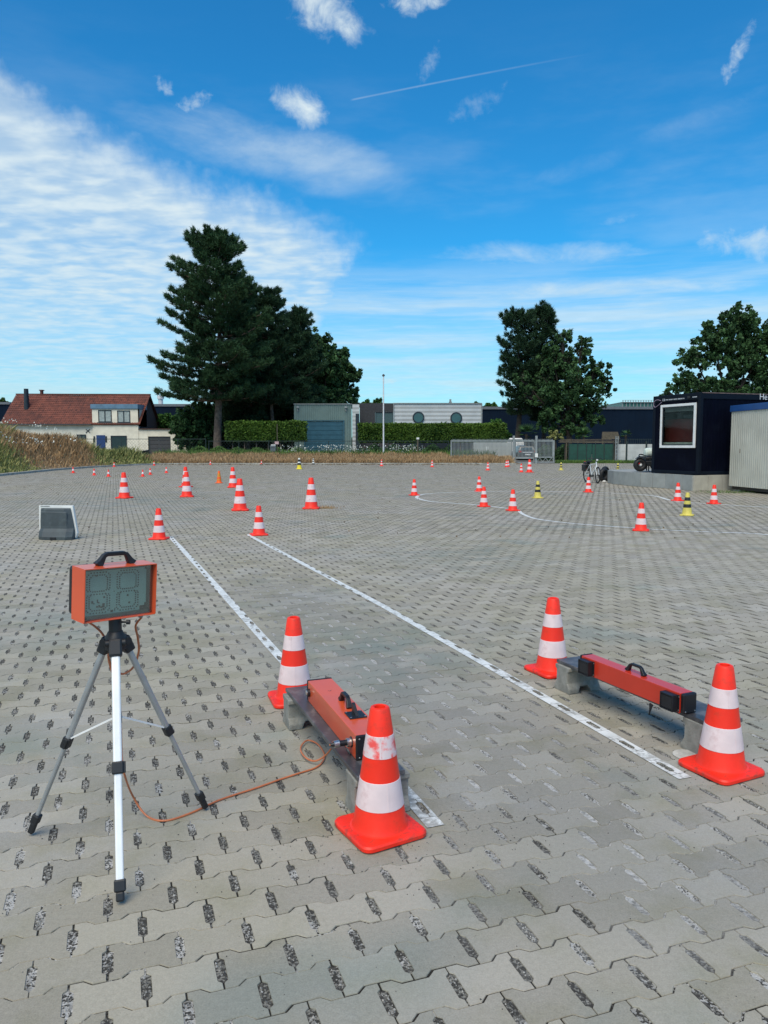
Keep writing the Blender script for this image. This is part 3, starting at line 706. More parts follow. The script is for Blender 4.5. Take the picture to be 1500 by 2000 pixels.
def zigwall(mb, x0, x1, y, z0, z1, pitch, depth, axis='x'):
    n = max(1, int(round(abs(x1 - x0) / pitch))); V = []
    for k in range(n):
        a = x0 + (x1 - x0) * k / n; s_ = (x1 - x0) / n
        for t, d in ((0, 0), (.42, 0), (.5, 1), (.92, 1)): V.append((a + s_ * t, y - depth * d))
    V.append((x1, y)); b = []
    for (a, d) in V: b += [(a, d, z0), (a, d, z1)]
    if axis == 'y': b = [(d, a, z) for a, d, z in b]
    mb.add(b, [(2 * i, 2 * i + 2, 2 * i + 3, 2 * i + 1) for i in range(len(V) - 1)])
def hcorr(mb, x0, x1, y, z0, z1, pitch, depth):
    n = int((z1 - z0) / pitch); V = []
    for k in range(n * 4 + 1):
        z = z0 + (z1 - z0) * k / (n * 4); V.append((z, y - depth * .5 * (1 + math.sin(2 * math.pi * k / 4))))
    b = []
    for z, d in V: b += [(x0, d, z), (x1, d, z)]
    mb.add(b, [(2 * i, 2 * i + 1, 2 * i + 3, 2 * i + 2) for i in range(len(V) - 1)])

def workshop():
    Y = 79.0; X = lambda p: XA(p, Y); Z = lambda p: ZA(p, Y); z0 = .4
    E = empty('workshop', (0, Y, 0), 'grey green ribbed workshop with wide petrol blue roller door', 'building')
    m = MB(); zigwall(m, X(575), X(597), 0, z0, Z(790), .22, .05); zigwall(m, X(670), X(687), 0, z0, Z(790), .22, .05); zigwall(m, X(597), X(670), 0, Z(823), Z(790), .22, .05)
    m.bb((X(575), .06, z0), (X(575) + .15, 9, Z(790))); m.bb((X(688), .06, z0), (X(688) + .1, 9, Z(790))); m.build('cladding', M_CLAD, E)
    MB().bb((X(574.5), -.12, Z(790)), (X(688), 9, Z(788.5))).build('parapet', M_GALV, E)
    m = MB(); m.bb((X(594), -.10, z0), (X(596.6), -.06, Z(822))); m.bb((X(670.4), -.10, z0), (X(673), -.06, Z(822))); m.bb((X(594), -.12, Z(822)), (X(673), -.055, Z(820.8))); m.build('door_frame', M_PETR, E)
    d = MB(); d.bb((X(597), .05, z0), (X(670), .08, Z(823))); dd = d.build('roller_door', M_PETR, E)
    for k in range(8):
        a, b = z0 + (Z(823) - z0) * k / 8, z0 + (Z(823) - z0) * (k + 1) / 8 - .035; MB().bb((X(597) + .02, 0.0, a), (X(670) - .02, .048, b)).build('panel', M_PETR, dd)
    for p_ in (582, 675.5):
        m = MB(); m.box((X(p_), -.12, Z(797)), (.10, .12, .38)); m.box((X(p_) + .04, -.22, Z(795.5)), (.28, .14, .16)); m.tube([(X(p_), -.15, Z(799)), (X(p_) + .05, -.2, Z(803.5))], .05, 6); m.build('wall_lamp', M_GALV, E)
    m = MB(); hcorr(m, X(688.5), X(702), -.02, z0, Z(789.5), .40, .02); m.build('side_cladding', M_CORR, E)
    MB().bb((X(694.8), -.10, z0), (X(701.8), -.075, Z(808))).build('door', M_DWIN, E)
workshop()
def offices():
    Y = 80.5; X = lambda p: XA(p, Y); Z = lambda p: ZA(p, Y); z0 = .4
    E = empty('office_building', (0, Y, 0), 'low pale corrugated office with two round windows beside dark brick section', 'building')
    # dark brick section
    m = MB(); m.bb((X(702.6), 0, z0), (X(733), .3, Z(787.5))); m.bb((X(733), 0, Z(805)), (X(768), .3, Z(787.5))); m.bb((X(733), 0, z0), (X(768), .3, Z(835))); m.build('brick_wall', M_BRKD, E)
    w_ = window(E, ((X(733) + X(768)) / 2, (Z(805) + Z(835)) / 2), X(768) - X(733) - .02, Z(805) - Z(835) - .02, .08, .12, mullion=True, sill=False, gm=M_GLASS)
    # pale corrugated front
    MB().bb((X(769), .02, z0), (X(939), .2, Z(836))).build('hedge_shade_backing', M_DWIN, E)  # dark wall sheet standing for the shade beneath the long hedge
    m = MB(); hcorr(m, X(769), X(939), 0, Z(836), Z(788.5), .40, .022); m.bb((X(939), -.02, z0), (X(939) + .12, 8, Z(788.5))); m.build('cladding', M_CORR, E)
    m = MB(); m.bb((X(768), -.1, z0), (X(769.8), .1, Z(787))); m.bb((X(939), -.1, z0), (X(940.5), -.025, Z(787))); m.bb((X(769.8), -.12, Z(788.6)), (X(939), .05, Z(787))); m.build('trim', M_GALV, E)
    MB().bb((X(702), .31, Z(789)), (X(939), 8, Z(787.8))).build('roof', M_DGREY, E)
    for p_, q_ in ((817, 815.5), (890.5, 816.5)):
        r = .62; m = MB(); n = 24; m.M = Matrix.Translation((X(p_), -.02, Z(q_))) @ Matrix.Rotation(R(90), 4, 'X')
        m.lathe([(r - .13, -.05), (r - .13, .12), (r, .12), (r, -.05)], n, cap=False); fr = m.build('round_window', M_DWIN, E, smooth=True)
        m = MB(); m.M = Matrix.Translation((X(p_), -.02, Z(q_))) @ Matrix.Rotation(R(90), 4, 'X'); m.lathe([(r - .13, .070), (r - .13, .085)], n)
        m.build('pane', M_GLASSR, fr)
    m = MB(); m.bb((X(883), 4, Z(789)), (X(888.5), 4.4, Z(780))); m.bb((X(884), 4.05, Z(780)), (X(887.5), 4.35, Z(775))); m.build('flue', M_GALV, E)
offices()
def warehouse(x0, x1, Y, ztop, depth, label, m_=M_WARE):
    E = empty('warehouse', (0, Y, 0), label, 'warehouse')
    m = MB(); zigwall(m, x0, x1, 0, .2, ztop, 1.0, .02); m.bb((x0, .05, .2), (x0 + .2, depth, ztop)); m.bb((x1 - .2, .05, .2), (x1, depth, ztop)); m.build('cladding', m_, E)
    MB().bb((x0 - .1, -.15, ztop + .003), (x1 + .1, depth, ztop + .35)).build('parapet', mat('parapet_grey', (0.12, 0.14, 0.16), 0.6), E)
    return E
warehouse(XA(-60, 112), XA(22, 112), 112, ZA(790, 112), 20, 'dark blue warehouse end showing past the left end of the tiled house')
e = warehouse(XA(262, 108), XA(420, 108), 108, ZA(794, 108), 20, 'dark blue warehouse between the tiled house and the tall pine')
m = MB(); m.lathe([(.35, 0), (.35, 1.3), (.5, 1.3), (.5, 1.8)], 10, (XA(300, 108), 4, ZA(794, 108))); m.build('flue', M_POLE, e, smooth=True)
warehouse(XA(941, 100), XA(1420, 100), 100, ZA(799.5, 100), 25, 'long dark blue warehouse behind the right hand trees')
def greenblock():
    Y = 135.0; E = empty('glass_building', (0, Y, 0), 'distant green glazed roof building above the dark warehouse', 'building'); X = lambda p: XA(p, Y); Z = lambda p: ZA(p, Y)
    MB().bb((X(1212), 0, 1), (X(1300), 12, Z(795))).build('base', M_CORR, E)
    MB().bb((X(1214), .3, Z(795)), (X(1300), 12, Z(786))).build('glazing', mat('green_glazing', (0.03, 0.12, 0.10), 0.3), E)
    m = MB()
    for k in range(12): m.bb((X(1214 + k * 7), .2, Z(795)), (X(1214 + k * 7) + .15, .29, Z(786)))
    m.build('frame', M_GALV, E)['kind'] = 'stuff'
    m = MB(); m.bb((X(1213), 0, Z(786)), (X(1300), 12, Z(785)))
    for k in range(16): m.bb((X(1214 + k * 5), .0, Z(785)), (X(1214 + k * 5) + .1, .1, Z(782)))
    m.bb((X(1213), 0, Z(782)), (X(1300), .1, Z(781.4))); m.build('railing', M_GALV, E)
greenblock()

# ------------------------------------------------------------------ navy container on its plinth
def plinth():
    E = empty('plinth', (10.4, 25.8, 0), 'low platform of grey concrete slabs with rounded end under the dark container', 'platform')
    P_ = [G(1422, 957) + Vector((.9, .35, 0)), G(1353, 959)] + [G(*q) for q in ((1300, 954), (1252, 951), (1222, 948), (1200, 945.5), (1188, 943))]
    P_ += [Vector((9.75, 32.6, 0)), Vector((10.6, 33.2, 0)), Vector((15, 34.6, 0))]
    c = Vector((11.5, 30, 0)); off = Vector(E.location)
    deckz = .52; m = MB(); pl = [(p.x - off.x, p.y - off.y) for p in P_] + [(16 - off.x, 28 - off.y)]
    pl = pl[::-1]
    m.prism([(x * 1 + (c.x - off.x - x) * .012, y + (c.y - off.y - y) * .012) for x, y in pl], 0, deckz - .01); m.build('deck', M_SLAB, E)
    for i in range(len(P_) - 1):
        a, b = P_[i] - off, P_[i + 1] - off; L = (b - a).length; n = max(1, round(L / .62))
        for k in range(n):
            p, q = a.lerp(b, k / n), a.lerp(b, (k + 1) / n); d = (q - p).normalized()
            mm = MB().beam(p + d * .006 + Vector((0, 0, deckz / 2 + .004)), q - d * .006 + Vector((0, 0, deckz / 2 + .004)), .07, deckz + rnd.uniform(-.006, .006)); o = mm.build('slab', M_SLABL if i == 0 else M_SLAB, E, bevel=.004, seg=1)
plinth()
def container():
    A0 = Vector((10.70, 26.0)); u_ = Vector((-.80, 2.31)).normalized(); ang = math.atan2(u_.y, u_.x)   # along the window end
    E = empty('site_container', (A0.x, A0.y, .53), 'dark navy office container with a white framed window standing on concrete slabs', 'container', rz=ang - math.pi / 2)
    # local: y runs along the window end away from the camera, x to the right (long side)
    Wd, Ln, Ht = 2.44, 6.1, 2.80; wy0, wy1, wz0, wz1 = .20, 1.99, .92, 2.46
    m = MB(); m.bb((0.02, .04, .08), (.06, wy0, Ht - .25)); m.bb((.02, wy1, .08), (.06, Wd - .04, Ht - .25)); m.bb((.02, wy0, .08), (.06, wy1, wz0)); m.bb((.02, wy0, wz1), (.06, wy1, Ht - .25))
    m.build('end_wall', M_NAVY, E)
    m = MB(); zigwall(m, .1, Ln - .1, .03, .1, Ht - .2, .30, .007); m.bb((.1, Wd - .06, .1), (Ln, Wd - .02, Ht - .2)); m.bb((Ln - .06, 0, .1), (Ln - .02, Wd, Ht - .2)); m.build('side_wall', M_NAVY, E)
    MB().bb((.05, .05, Ht - .08), (Ln - .05, Wd - .05, Ht - .02)).build('roof', M_NAVY2, E)
    m = MB()
    for y in (0, Wd - .14): m.bb((0, y, .0), (.12, y + .14, Ht)); m.bb((Ln - .12, y, .0), (Ln, y + .14, Ht))
    m.bb((0, .14, Ht - .24), (.09, Wd - .14, Ht)); m.bb((.12, 0, Ht - .22), (Ln - .12, .09, Ht)); m.bb((0, .14, 0), (.09, Wd - .14, .12)); m.bb((.12, 0, 0), (Ln - .12, .09, .12)); m.bb((.12, Wd - .09, Ht - .22), (Ln - .12, Wd, Ht))
    m.build('frame', M_NAVY2, E, bevel=.012)
    MB().bb((.05, -.012, Ht - .03), (Ln, -.002, Ht - .002)).build('roof_edge_strip', mat('rusty_edge', (0.16, 0.11, 0.10), 0.6, 0.2, 5), E)
    # window with white frame
    m = MB(); t = .085
    m.bb((-.03, wy0, wz0), (.05, wy0 + t, wz1)); m.bb((-.03, wy1 - t, wz0), (.05, wy1, wz1)); m.bb((-.03, wy0 + t, wz1 - t), (.05, wy1 - t, wz1)); m.bb((-.03, wy0 + t, wz0), (.05, wy1 - t, wz0 + t))
    wo = m.build('window', M_WFR, E, bevel=.006)
    m = MB(); m.bb((.0, wy0 + t, wz0 + t), (.03, wy0 + t + .04, wz1 - t)); m.bb((.0, wy1 - t - .04, wz0 + t), (.03, wy1 - t, wz1 - t)); m.bb((0, wy0 + t + .04, wz1 - t - .04), (.03, wy1 - t - .04, wz1 - t)); m.bb((0, wy0 + t + .04, wz0 + t), (.03, wy1 - t - .04, wz0 + t + .04)); m.build('sash', M_DWIN, wo)
    MB().bb((.028, wy0 + t + .002, wz0 + t + .002), (.034, wy1 - t - .002, wz1 - t - .002)).build('pane', M_GLASST, wo)
    # red counter, blind and shelf seen through the glass
    inn = MB(); inn.bb((.40, .2, 1.14), (.44, Wd - .2, 1.95)); inn.build('red_partition', mat('red_partition', (0.12, 0.014, 0.014), 0.6), E)
    m = MB(); m.bb((.1, wy0 + .02, .93), (.5, wy1 - .02, 1.12)); m.build('desk', mat('desk_pale', (0.40, 0.42, 0.34), 0.6), E)
    m = MB(); m.bb((.07, wy0 + .1, 2.20), (.10, wy1 - .1, 2.36)); m.build('blind', mat('blind_grey', (0.10, 0.11, 0.10), 0.7), E)
    m = MB(); m.box((.36, 1.0, 2.02), (.1, .35, .12)); m.box((.36, 1.4, 2.06), (.1, .2, .2)); m.box((.36, .75, 2.0), (.1, .12, .1)); m.build('shelf_items', M_BPM, E)
    m = MB(); m.box((.37, .52, 1.45), (.04, .22, .35)); m.build('notice', mat('pink_paper', (0.3, 0.12, 0.13), 0.7), E)
    # cable loop, small lettering strip, lamp
    m = MB(); pts = [(-.03, 1.98, 2.62), (-.05, 2.15, 2.66), (-.06, 2.30, 2.60), (-.06, 2.33, 2.48), (-.06, 2.26, 2.40), (-.06, 2.12, 2.44), (-.04, 1.93, 2.56)]
    m.tube(smooth3(pts), .011, 6); m.build('cable_loop', mat('pale_cable', (0.28, 0.22, 0.30), 0.6), E, smooth=True)
    m = MB()
    yy = 1.76
    for k in range(24):
        l_ = rnd.uniform(.018, .036)
        if k % 6 == 4: yy -= .03
        m.bb((-.0035, yy - l_, 2.615), (-.0005, yy, 2.655)); yy -= l_ + .008
    m.bb((-.0035, 1.80, 2.60), (-.0005, 1.83, 2.68)); m.bb((-.0035, 1.84, 2.66), (-.0005, 1.88, 2.68)); m.bb((-.0035, 1.84, 2.60), (-.0005, 1.88, 2.62)); m.bb((-.0035, 1.90, 2.60), (-.0005, 1.92, 2.68)); m.bb((-.0035, .16 + .02, 2.64), (-.0005, .40, 2.67))
    m.build('lettering', mat('pale_print', (0.42, 0.45, 0.48), 0.6), E)['kind'] = 'stuff'
    MB().box((-.02, .55, 2.66), (.04, .12, .08)).build('lamp', M_BPM, E)
    cu = bpy.data.curves.new('lettering_text', 'FONT'); cu.body = 'He'; cu.size = .30; cu.extrude = .001; cu.materials.append(mat('white_lettering', (0.62, 0.64, 0.66), 0.6))
    tmp = bpy.data.objects.new('lettering', cu); COL.objects.link(tmp); bpy.context.view_layer.update()
    me_ = bpy.data.meshes.new_from_object(tmp.evaluated_get(bpy.context.evaluated_depsgraph_get())); bpy.data.objects.remove(tmp)
    o = link('lettering', me_, E); o.rotation_euler = (R(90), 0, 0); o.location = (2.50, -.016, 2.60)
    return E
def smooth3(pts, n=6, closed=False):
    P_ = [Vector(p) for p in pts]; out_ = []
    for i in range(len(P_) - 1):
        p0, p1, p2, p3 = P_[max(i - 1, 0)], P_[i], P_[i + 1], P_[min(i + 2, len(P_) - 1)]
        for k in range(n):
            t = k / n
            out_.append(0.5 * ((2 * p1) + (p2 - p0) * t + (2 * p0 - 5 * p1 + 4 * p2 - p3) * t * t + (3 * p1 - p0 - 3 * p2 + p3) * t ** 3))
    return out_ + [P_[-1]]
def glasst():
    m = bpy.data.materials.new('window_glass'); m.use_nodes = True; nt = m.node_tree; nt.nodes.clear()
    o = nt.nodes.new('ShaderNodeOutputMaterial'); tr = nt.nodes.new('ShaderNodeBsdfTransparent'); tr.inputs[0].default_value = (0.80, 0.84, 0.84, 1)
    gl = nt.nodes.new('ShaderNodeBsdfGlossy'); gl.inputs['Roughness'].default_value = 0.03
    tcn = nt.nodes.new('ShaderNodeTexCoord'); n = noise(nt, tcn.outputs['Object'], 2.0, 2.0)
    mx = nt.nodes.new('ShaderNodeMixShader'); nt.links.new((n * 0.02 + 0.012).s, mx.inputs[0]); nt.links.new(tr.outputs[0], mx.inputs[1]); nt.links.new(gl.outputs[0], mx.inputs[2]); nt.links.new(mx.outputs[0], o.inputs[0]); return m
M_GLASST = glasst()
container()
def cabin():
    E = empty('site_cabin', (11.75, 25.95, 0), 'cream ribbed steel cabin with blue roof edge in front of the navy container', 'cabin', rz=math.atan2(-2.2, .22) + R(90))
    # local: wall plane x=0 facing -x, running towards the camera along -y
    m = MB(); zigwall(m, -6.0, 0.0, 0, .17, 2.66, .115, .018, 'y'); m.bb((.03, -.03, .17), (2.4, .0, 2.66)); m.build('wall', M_CREAM, E)
    m = MB(); m.bb((-.05, -6.02, 2.662), (2.45, .05, 2.87)); m.build('roof_edge', M_BLUEF, E, bevel=.01)
    m = MB(); m.bb((.08, -6, .06), (2.4, -.05, .165)); m.build('base_frame', M_BPM, E)
    for y in (-.3, -2.9, -5.7):
        for x in (.25, 2.05): MB().bb((x - .15, y - .2, 0), (x + .15, y + .2, .058)).build('skid', M_CONC, E)
    m = MB(); m.bb((-.021, -.62, 1.28), (-.019, -.58, 1.42)); m.build('rust_mark', mat('rust', (0.10, 0.045, 0.02), 0.9), E)
cabin()

# ================================================================== CONES
def cone_parts(E, H_, base, segs, mats, hollow_shade=True, basemat=None):
    k = H_ / .5; b = base / 2; rr = base * .14
    def rad(z): return (.106 + (.0375 - .106) * (z / k - .03) / .47) * k
    def sq(hb, r, n=5):
        q = []
        for cx_, cy_, a0 in ((hb - r, hb - r, 0), (-hb + r, hb - r, 90), (-hb + r, -hb + r, 180), (hb - r, -hb + r, 270)):
            for i in range(n + 1): a_ = R(a0 + 90 * i / n); q.append((cx_ + r * math.cos(a_), cy_ + r * math.sin(a_)))
        return q
    rings = [(b - .004 * k, 0.002), (b, .006 * k), (b, .018 * k), (b - .006 * k, .025 * k), (b - .022 * k, .028 * k)]
    m = MB(); V = []; n = None
    for hb, z in rings:
        q = sq(hb, max(rr - (b - hb), .01)); n = len(q); V += [(x, y, z) for x, y in q]
    fs = [(j * n + i, j * n + (i + 1) % n, (j + 1) * n + (i + 1) % n, (j + 1) * n + i) for j in range(len(rings) - 1) for i in range(n)] + [list(range(n))[::-1], [(len(rings) - 1) * n + i for i in range(n)]]
    m.add(V, fs); m.build('base_plate', basemat or (M_REDF if mats[0] is M_RED else mats[0]), E, smooth=True)
    nseg = 32 if H_ >= .4 else 20
    prof = [(rad(.03 * k) + .016 * k, .026 * k), (rad(.036 * k) + .006 * k, .031 * k), (rad(.05 * k), .05 * k), (rad(.3 * k), .3 * k), (rad(.488 * k), .488 * k), (rad(.495 * k) - .003 * k, .497 * k), (rad(.5 * k) - .010 * k, .5 * k), (rad(.5 * k) - .016 * k, .497 * k), (rad(.5 * k) - .018 * k, .47 * k)]
    MB().lathe(prof, nseg, cap=False).build('cone_body', mats[0], E, smooth=True)
    MB().lathe([(.001, .4699 * k), (rad(.5 * k) - .018 * k, .47 * k)], nseg, cap=False).build('hollow_shade', M_HOLLOW, E)  # dark red disc, shade inside the open tip put into its colour
    for z0_, z1_, mi in segs:
        z0_, z1_ = z0_ * k, z1_ * k; e = .0013 * k
        if H_ >= .4 and mats[mi] is M_BAND: a_ = R(-118 + 20 * (z0_ < .2)); MB().beam(((rad(z0_) + e) * math.cos(a_), (rad(z0_) + e) * math.sin(a_), z0_ + .002), ((rad(z1_) + e) * math.cos(a_), (rad(z1_) + e) * math.sin(a_), z1_ - .002), .006 * k, .0022 * k, (math.cos(a_), math.sin(a_), 0)).build('seam', M_BAND, E)
        MB().lathe([(rad(z0_) + .0002, z0_), (rad(z0_) + e, z0_ + .001 * k), (rad(z1_) + e, z1_ - .001 * k), (rad(z1_) + .0002, z1_)], nseg, cap=False).build('band', mats[mi], E, smooth=True)
def proto_cone(kind):
    E = empty('traffic_cone', (0, 0, 0), None, 'traffic cone')
    if kind == 'mid': cone_parts(E, .5, .285, [(.115, .222, 1), (.312, .396, 1)], (M_RED, M_BAND))
    if kind == 'tall': cone_parts(E, .75, .40, [(.115, .222, 1), (.312, .396, 1)], (M_RED, M_BAND))
    if kind == 'small': cone_parts(E, .34, .235, [(.19, .345, 1)], (M_RED, M_BAND))
    if kind == 'pale': cone_parts(E, .5, .285, [(.105, .225, 1), (.300, .385, 1), (.44, .49, 1)], (M_BLK, M_WHT))
    if kind == 'by': cone_parts(E, .5, .285, [(.175, .250, 1), (.325, .40, 1)], (M_YEL, M_BLK))
    if kind == 'bytall': cone_parts(E, .75, .40, [(.185, .275, 1), (.275, .33, 2), (.33, .43, 1), (.43, .495, 2)], (M_YELB, M_BLK, M_WHT))
    if kind == 'org': cone_parts(E, .5, .285, [(.26, .40, 1), (.12, .17, 1)], (M_ORG, M_AMB))
    return E
protos = {}
def cone(kind, x, y, rz, label, group=None):
    if kind not in protos: protos[kind] = o = proto_cone(kind)
    else: o = copy_tree(protos[kind])
    o.location = (x, y, 0.001); o.rotation_euler = (0, 0, rz); tag(o, label)
    if group: o['group'] = group
    elif 'group' in o: del o['group']
    return o
GR = 'red and white cones set out on the yard'
cone('mid', -.016, 2.872, R(30), 'near cone with smeared red on its upper white band, in front of the left bench', GR)
first = protos['mid']
mb_ = [c_ for c_ in first.children if c_.name.startswith('band')][1]
cone('mid', -.532, 4.42, R(18), 'cone half hidden behind the far end of the left bench', GR)
cone('mid', 1.567, 3.435, R(26), 'cone on white disc at the near end of the right bench', GR)
cone('mid', 1.122, 4.99, R(25.8), 'cone touching the far concrete block of the right bench', GR)
def pc(kind, x, y, label, rz=None, group=GR):
    p = G(x, y); half = {'mid': .14, 'tall': .2, 'small': .11, 'pale': .14, 'by': .14, 'bytall': .2, 'org': .14}[kind]
    s_ = 1 + half / p.y * .98
    cone(kind, p.x * s_, p.y * s_, rnd.uniform(-.5, .5) if rz is None else rz, label, group)
pc('mid', 311, 1055, 'cone at the far end of the left painted line')
pc('mid', 506, 1047, 'cone beside the far end of the right painted line')
GT = 'tall red and white cones in the left lane'
pc('tall', 608, 995, 'tall cone standing beside a dry grass tuft', group=GT)
pc('tall', 469, 998.5, 'tall cone just beyond the two painted line ends', group=GT)
pc('tall', 243, 974, 'tall cone farthest to the left, directly beyond the LED display', group=GT)
pc('tall', 365, 971.5, 'front one of two tall overlapping cones', group=GT)
pc('tall', 363, 952, 'tall cone mostly hidden behind another tall cone', group=GT)
pc('tall', 455, 953, 'tall cone beside the small orange and amber cone', group=GT)
pc('org', 428, 944, 'faded orange cone with dull amber bands among tall red cones', group=None)
GS = 'small single band cones on the far left of the yard'
pc('small', 143, 924, 'small one-band cone nearest the weedy bank', group=GS)
pc('small', 184, 928.5, 'small one-band cone second from the weedy bank', group=GS)
pc('small', 212, 931, 'small one-band cone just beyond the leftmost tall cone', group=GS)
pc('small', 223, 911.7, 'small one-band cone close to the curve of the kerb', group=GS)
pc('small', 279, 931, 'left one of a close pair of small one-band cones', group=GS)
pc('small', 293.5, 927.2, 'right one of a close pair of small one-band cones', group=GS)
pc('small', 325, 924, 'small one-band cone alone between the close pair and the tall cones', group=GS)
pc('small', 301, 909.3, 'small one-band cone at the kerb in front of the garage door', group=GS)
pc('small', 411, 907.5, 'small one-band cone at the kerb below the big pine', group=GS)
pc('small', 510.6, 907, 'small one-band cone at the kerb in front of the left hedge', group=GS)
GB = 'black and yellow cones'
pc('bytall', 584.5, 916.6, 'tall black and white cone with bright yellow foot, in front of the workshop', group=GB)
pc('pale', 612, 907.3, 'black and white cone at the kerb in front of the roller door', group=GB)
pc('by', 1050, 973.5, 'yellow cone with black bands inside the painted loop', group=GB)
pc('by', 1341.6, 1008, 'yellow cone with black bands in front of the container platform', group=GB)
pc('by', 1095.7, 918.6, 'small looking yellow and black cone right of the steel gate', group=GB)
pc('by', 1206.6, 921, 'yellow and black cone seen over the rounded end of the platform', group=GB)
pc('mid', 745.3, 910.4, 'distant cone right in front of the flagpole')
pc('mid', 844, 912.3, 'distant cone near the far kerb below the round windows')
pc('mid', 952.8, 918.6, 'distant cone in front of the pale electric cabinet')
pc('mid', 989, 912.4, 'left one of two distant cones merging near the gate post')
pc('mid', 992.4, 911.6, 'right one of two distant cones merging near the gate post')
pc('mid', 1018, 922.4, 'lower of two distant cones in front of the steel gate')
pc('tall', 1034, 922.9, 'tall distant cone in front of the steel gate')
pc('mid', 1142, 916, 'distant cone just left of the parked bicycle')
pc('mid', 809, 968.3, 'cone at the left tip of the painted loop')
pc('mid', 935.7, 960.3, 'cone on the far side of the painted loop')
pc('mid', 944.8, 990.5, 'cone on the near side of the loop with scuffed bands')
pc('mid', 1001.3, 998.6, 'cone where the two curved painted lines meet')
pc('mid', 1149, 962, 'cone standing in front of the bicycle')
pc('mid', 1323.5, 979, 'cone before the platform corner, left of the yellow one')
pc('mid', 1393.9, 985, 'cone nearest the cream ribbed cabin')
pc('mid', 1251.5, 1038, 'nearest cone on the outer curved line, alone on the right')

mb_.data = mb_.data.copy(); mb_.data.materials[0] = mat('red_smeared_white_band', (0.76, 0.62, 0.63), 0.4, 0.04, 8, dirt=((0.85, 0.03, 0.02), 16.0, 0.47, 0.9))
mb_['label'] = 'white band smeared with red'

# ================================================================== BENCHES AND LIGHT BARRIERS
def block_mesh(Lx, Ty, Hz, name, parent):
    """concrete block: Lx across the board, Ty along it, waisted end profile, arch cut from below"""
    prof = [(-Ty / 2, 0), (Ty / 2, 0), (Ty / 2, Hz * .16), (Ty / 2 - .022, Hz * .38), (Ty / 2 - .022, Hz * .80), (Ty / 2 - .008, Hz * .86), (Ty / 2 - .008, Hz), (-Ty / 2 + .008, Hz), (-Ty / 2 + .008, Hz * .86), (-Ty / 2 + .022, Hz * .80), (-Ty / 2 + .022, Hz * .38), (-Ty / 2, Hz * .16)]
    def at_z(z):
        # half thickness at height z
        zs = [0, Hz * .16, Hz * .38, Hz * .80, Hz * .86, Hz]; ts = [Ty / 2, Ty / 2, Ty / 2 - .022, Ty / 2 - .022, Ty / 2 - .008, Ty / 2 - .008]
        return float(np.interp(z, zs, ts))
    xs = [-Lx / 2, -Lx / 2 + .07, -Lx / 2 + .09, Lx / 2 - .09, Lx / 2 - .07, Lx / 2]; zb = [0, 0, Hz * .24, Hz * .24, 0, 0]
    m = MB(); lv = [0, Hz * .16, Hz * .24, Hz * .38, Hz * .80, Hz * .86, Hz]
    cols = []
    for x, b0 in zip(xs, zb):
        ring = []
        zs = [max(z, b0) for z in lv]
        ring = [(x, -at_z(z), z) for z in zs] + [(x, at_z(z), z) for z in zs[::-1]]; cols.append(ring)
    n = len(cols[0]); V = [p for r_ in cols for p in r_]
    fs = [(c_ * n + i, c_ * n + (i + 1) % n, (c_ + 1) * n + (i + 1) % n, (c_ + 1) * n + i) for c_ in range(len(cols) - 1) for i in range(n)] + [list(range(n))[::-1], [(len(cols) - 1) * n + i for i in range(n)]]
    m.add(V, fs); me = m.mesh(name, M_CONC)
    bm = bmesh.new(); bm.from_mesh(me); bmesh.ops.remove_doubles(bm, verts=bm.verts, dist=1e-5); bmesh.ops.dissolve_degenerate(bm, dist=1e-5, edges=bm.edges); bmesh.ops.recalc_face_normals(bm, faces=bm.faces); bm.to_mesh(me); bm.free()
    return me
BH = .160; BT = .020
def bench(P0, P1, wd, blk, side):
    """P0 far corner, P1 near corner of the left long edge (at board height)"""
    P0, P1 = Vector(P0), Vector(P1); d = (P0 - P1).normalized(); rgt = Vector((d.y, -d.x)); ang = math.atan2(d.y, d.x) - R(90)
    c = (P0 + P1) / 2 + rgt * wd / 2; L = (P0 - P1).length
    def loc(along, across, z=0): p = c + d * along + rgt * across; return (p.x, p.y, z)
    b = MB(); b.bb((-wd / 2, -L / 2, 0), (wd / 2, L / 2, BT)); o = b.build('board', M_PLANK, None, bevel=.0025)
    o.location = loc(0, 0, BH + .0012); o.rotation_euler = (0, 0, ang)
    return ang, loc, o, L
bm_ = block_mesh(.235, .150, BH, 'concrete_block', None)
def blockat(loc, ang, label, broken=False):
    o = link('concrete_block', bm_); o.location = loc; o.rotation_euler = (0, 0, ang); b = o.modifiers.new('b', 'BEVEL'); b.width = .003; b.limit_method = 'ANGLE'
    return tag(o, label, 'concrete block', 'concrete blocks carrying the boards')
LW_ = .205
angL, locL, o, LLn = bench((-.541, 4.085), (-.105, 2.95), LW_, None, 'l')
tag(o, 'scuffed black board lying under the orange light barrier with the cable', 'board', 'boards laid across concrete blocks')
blockat(locL(LLn / 2 - .09, -.005), angL, 'grey block under the far end of the left board')
blockat(locL(-LLn / 2 + .075, .01), angL, 'block behind the nearest cone under the left board')
angR, locR, o, RLn = bench((1.075, 4.655), (1.560, 3.535), LW_, None, 'r')
tag(o, 'scuffed black board lying under the narrow red light barrier', 'board', 'boards laid across concrete blocks')
blockat(locR(RLn / 2 - .075, .0), angR, 'grey block under the far end of the right board')
bl = blockat(locR(-RLn / 2 + .11, .01), angR, 'chipped reddish block under the near end of the right board')
ck = MB(); ck.M = Matrix.Rotation(0, 4, 'Z'); ck.box((.03, -.070, .11), (.10, .012, .075), ry=.3); ck.build('chipped_face', M_CONCR, bl, bevel=.006)

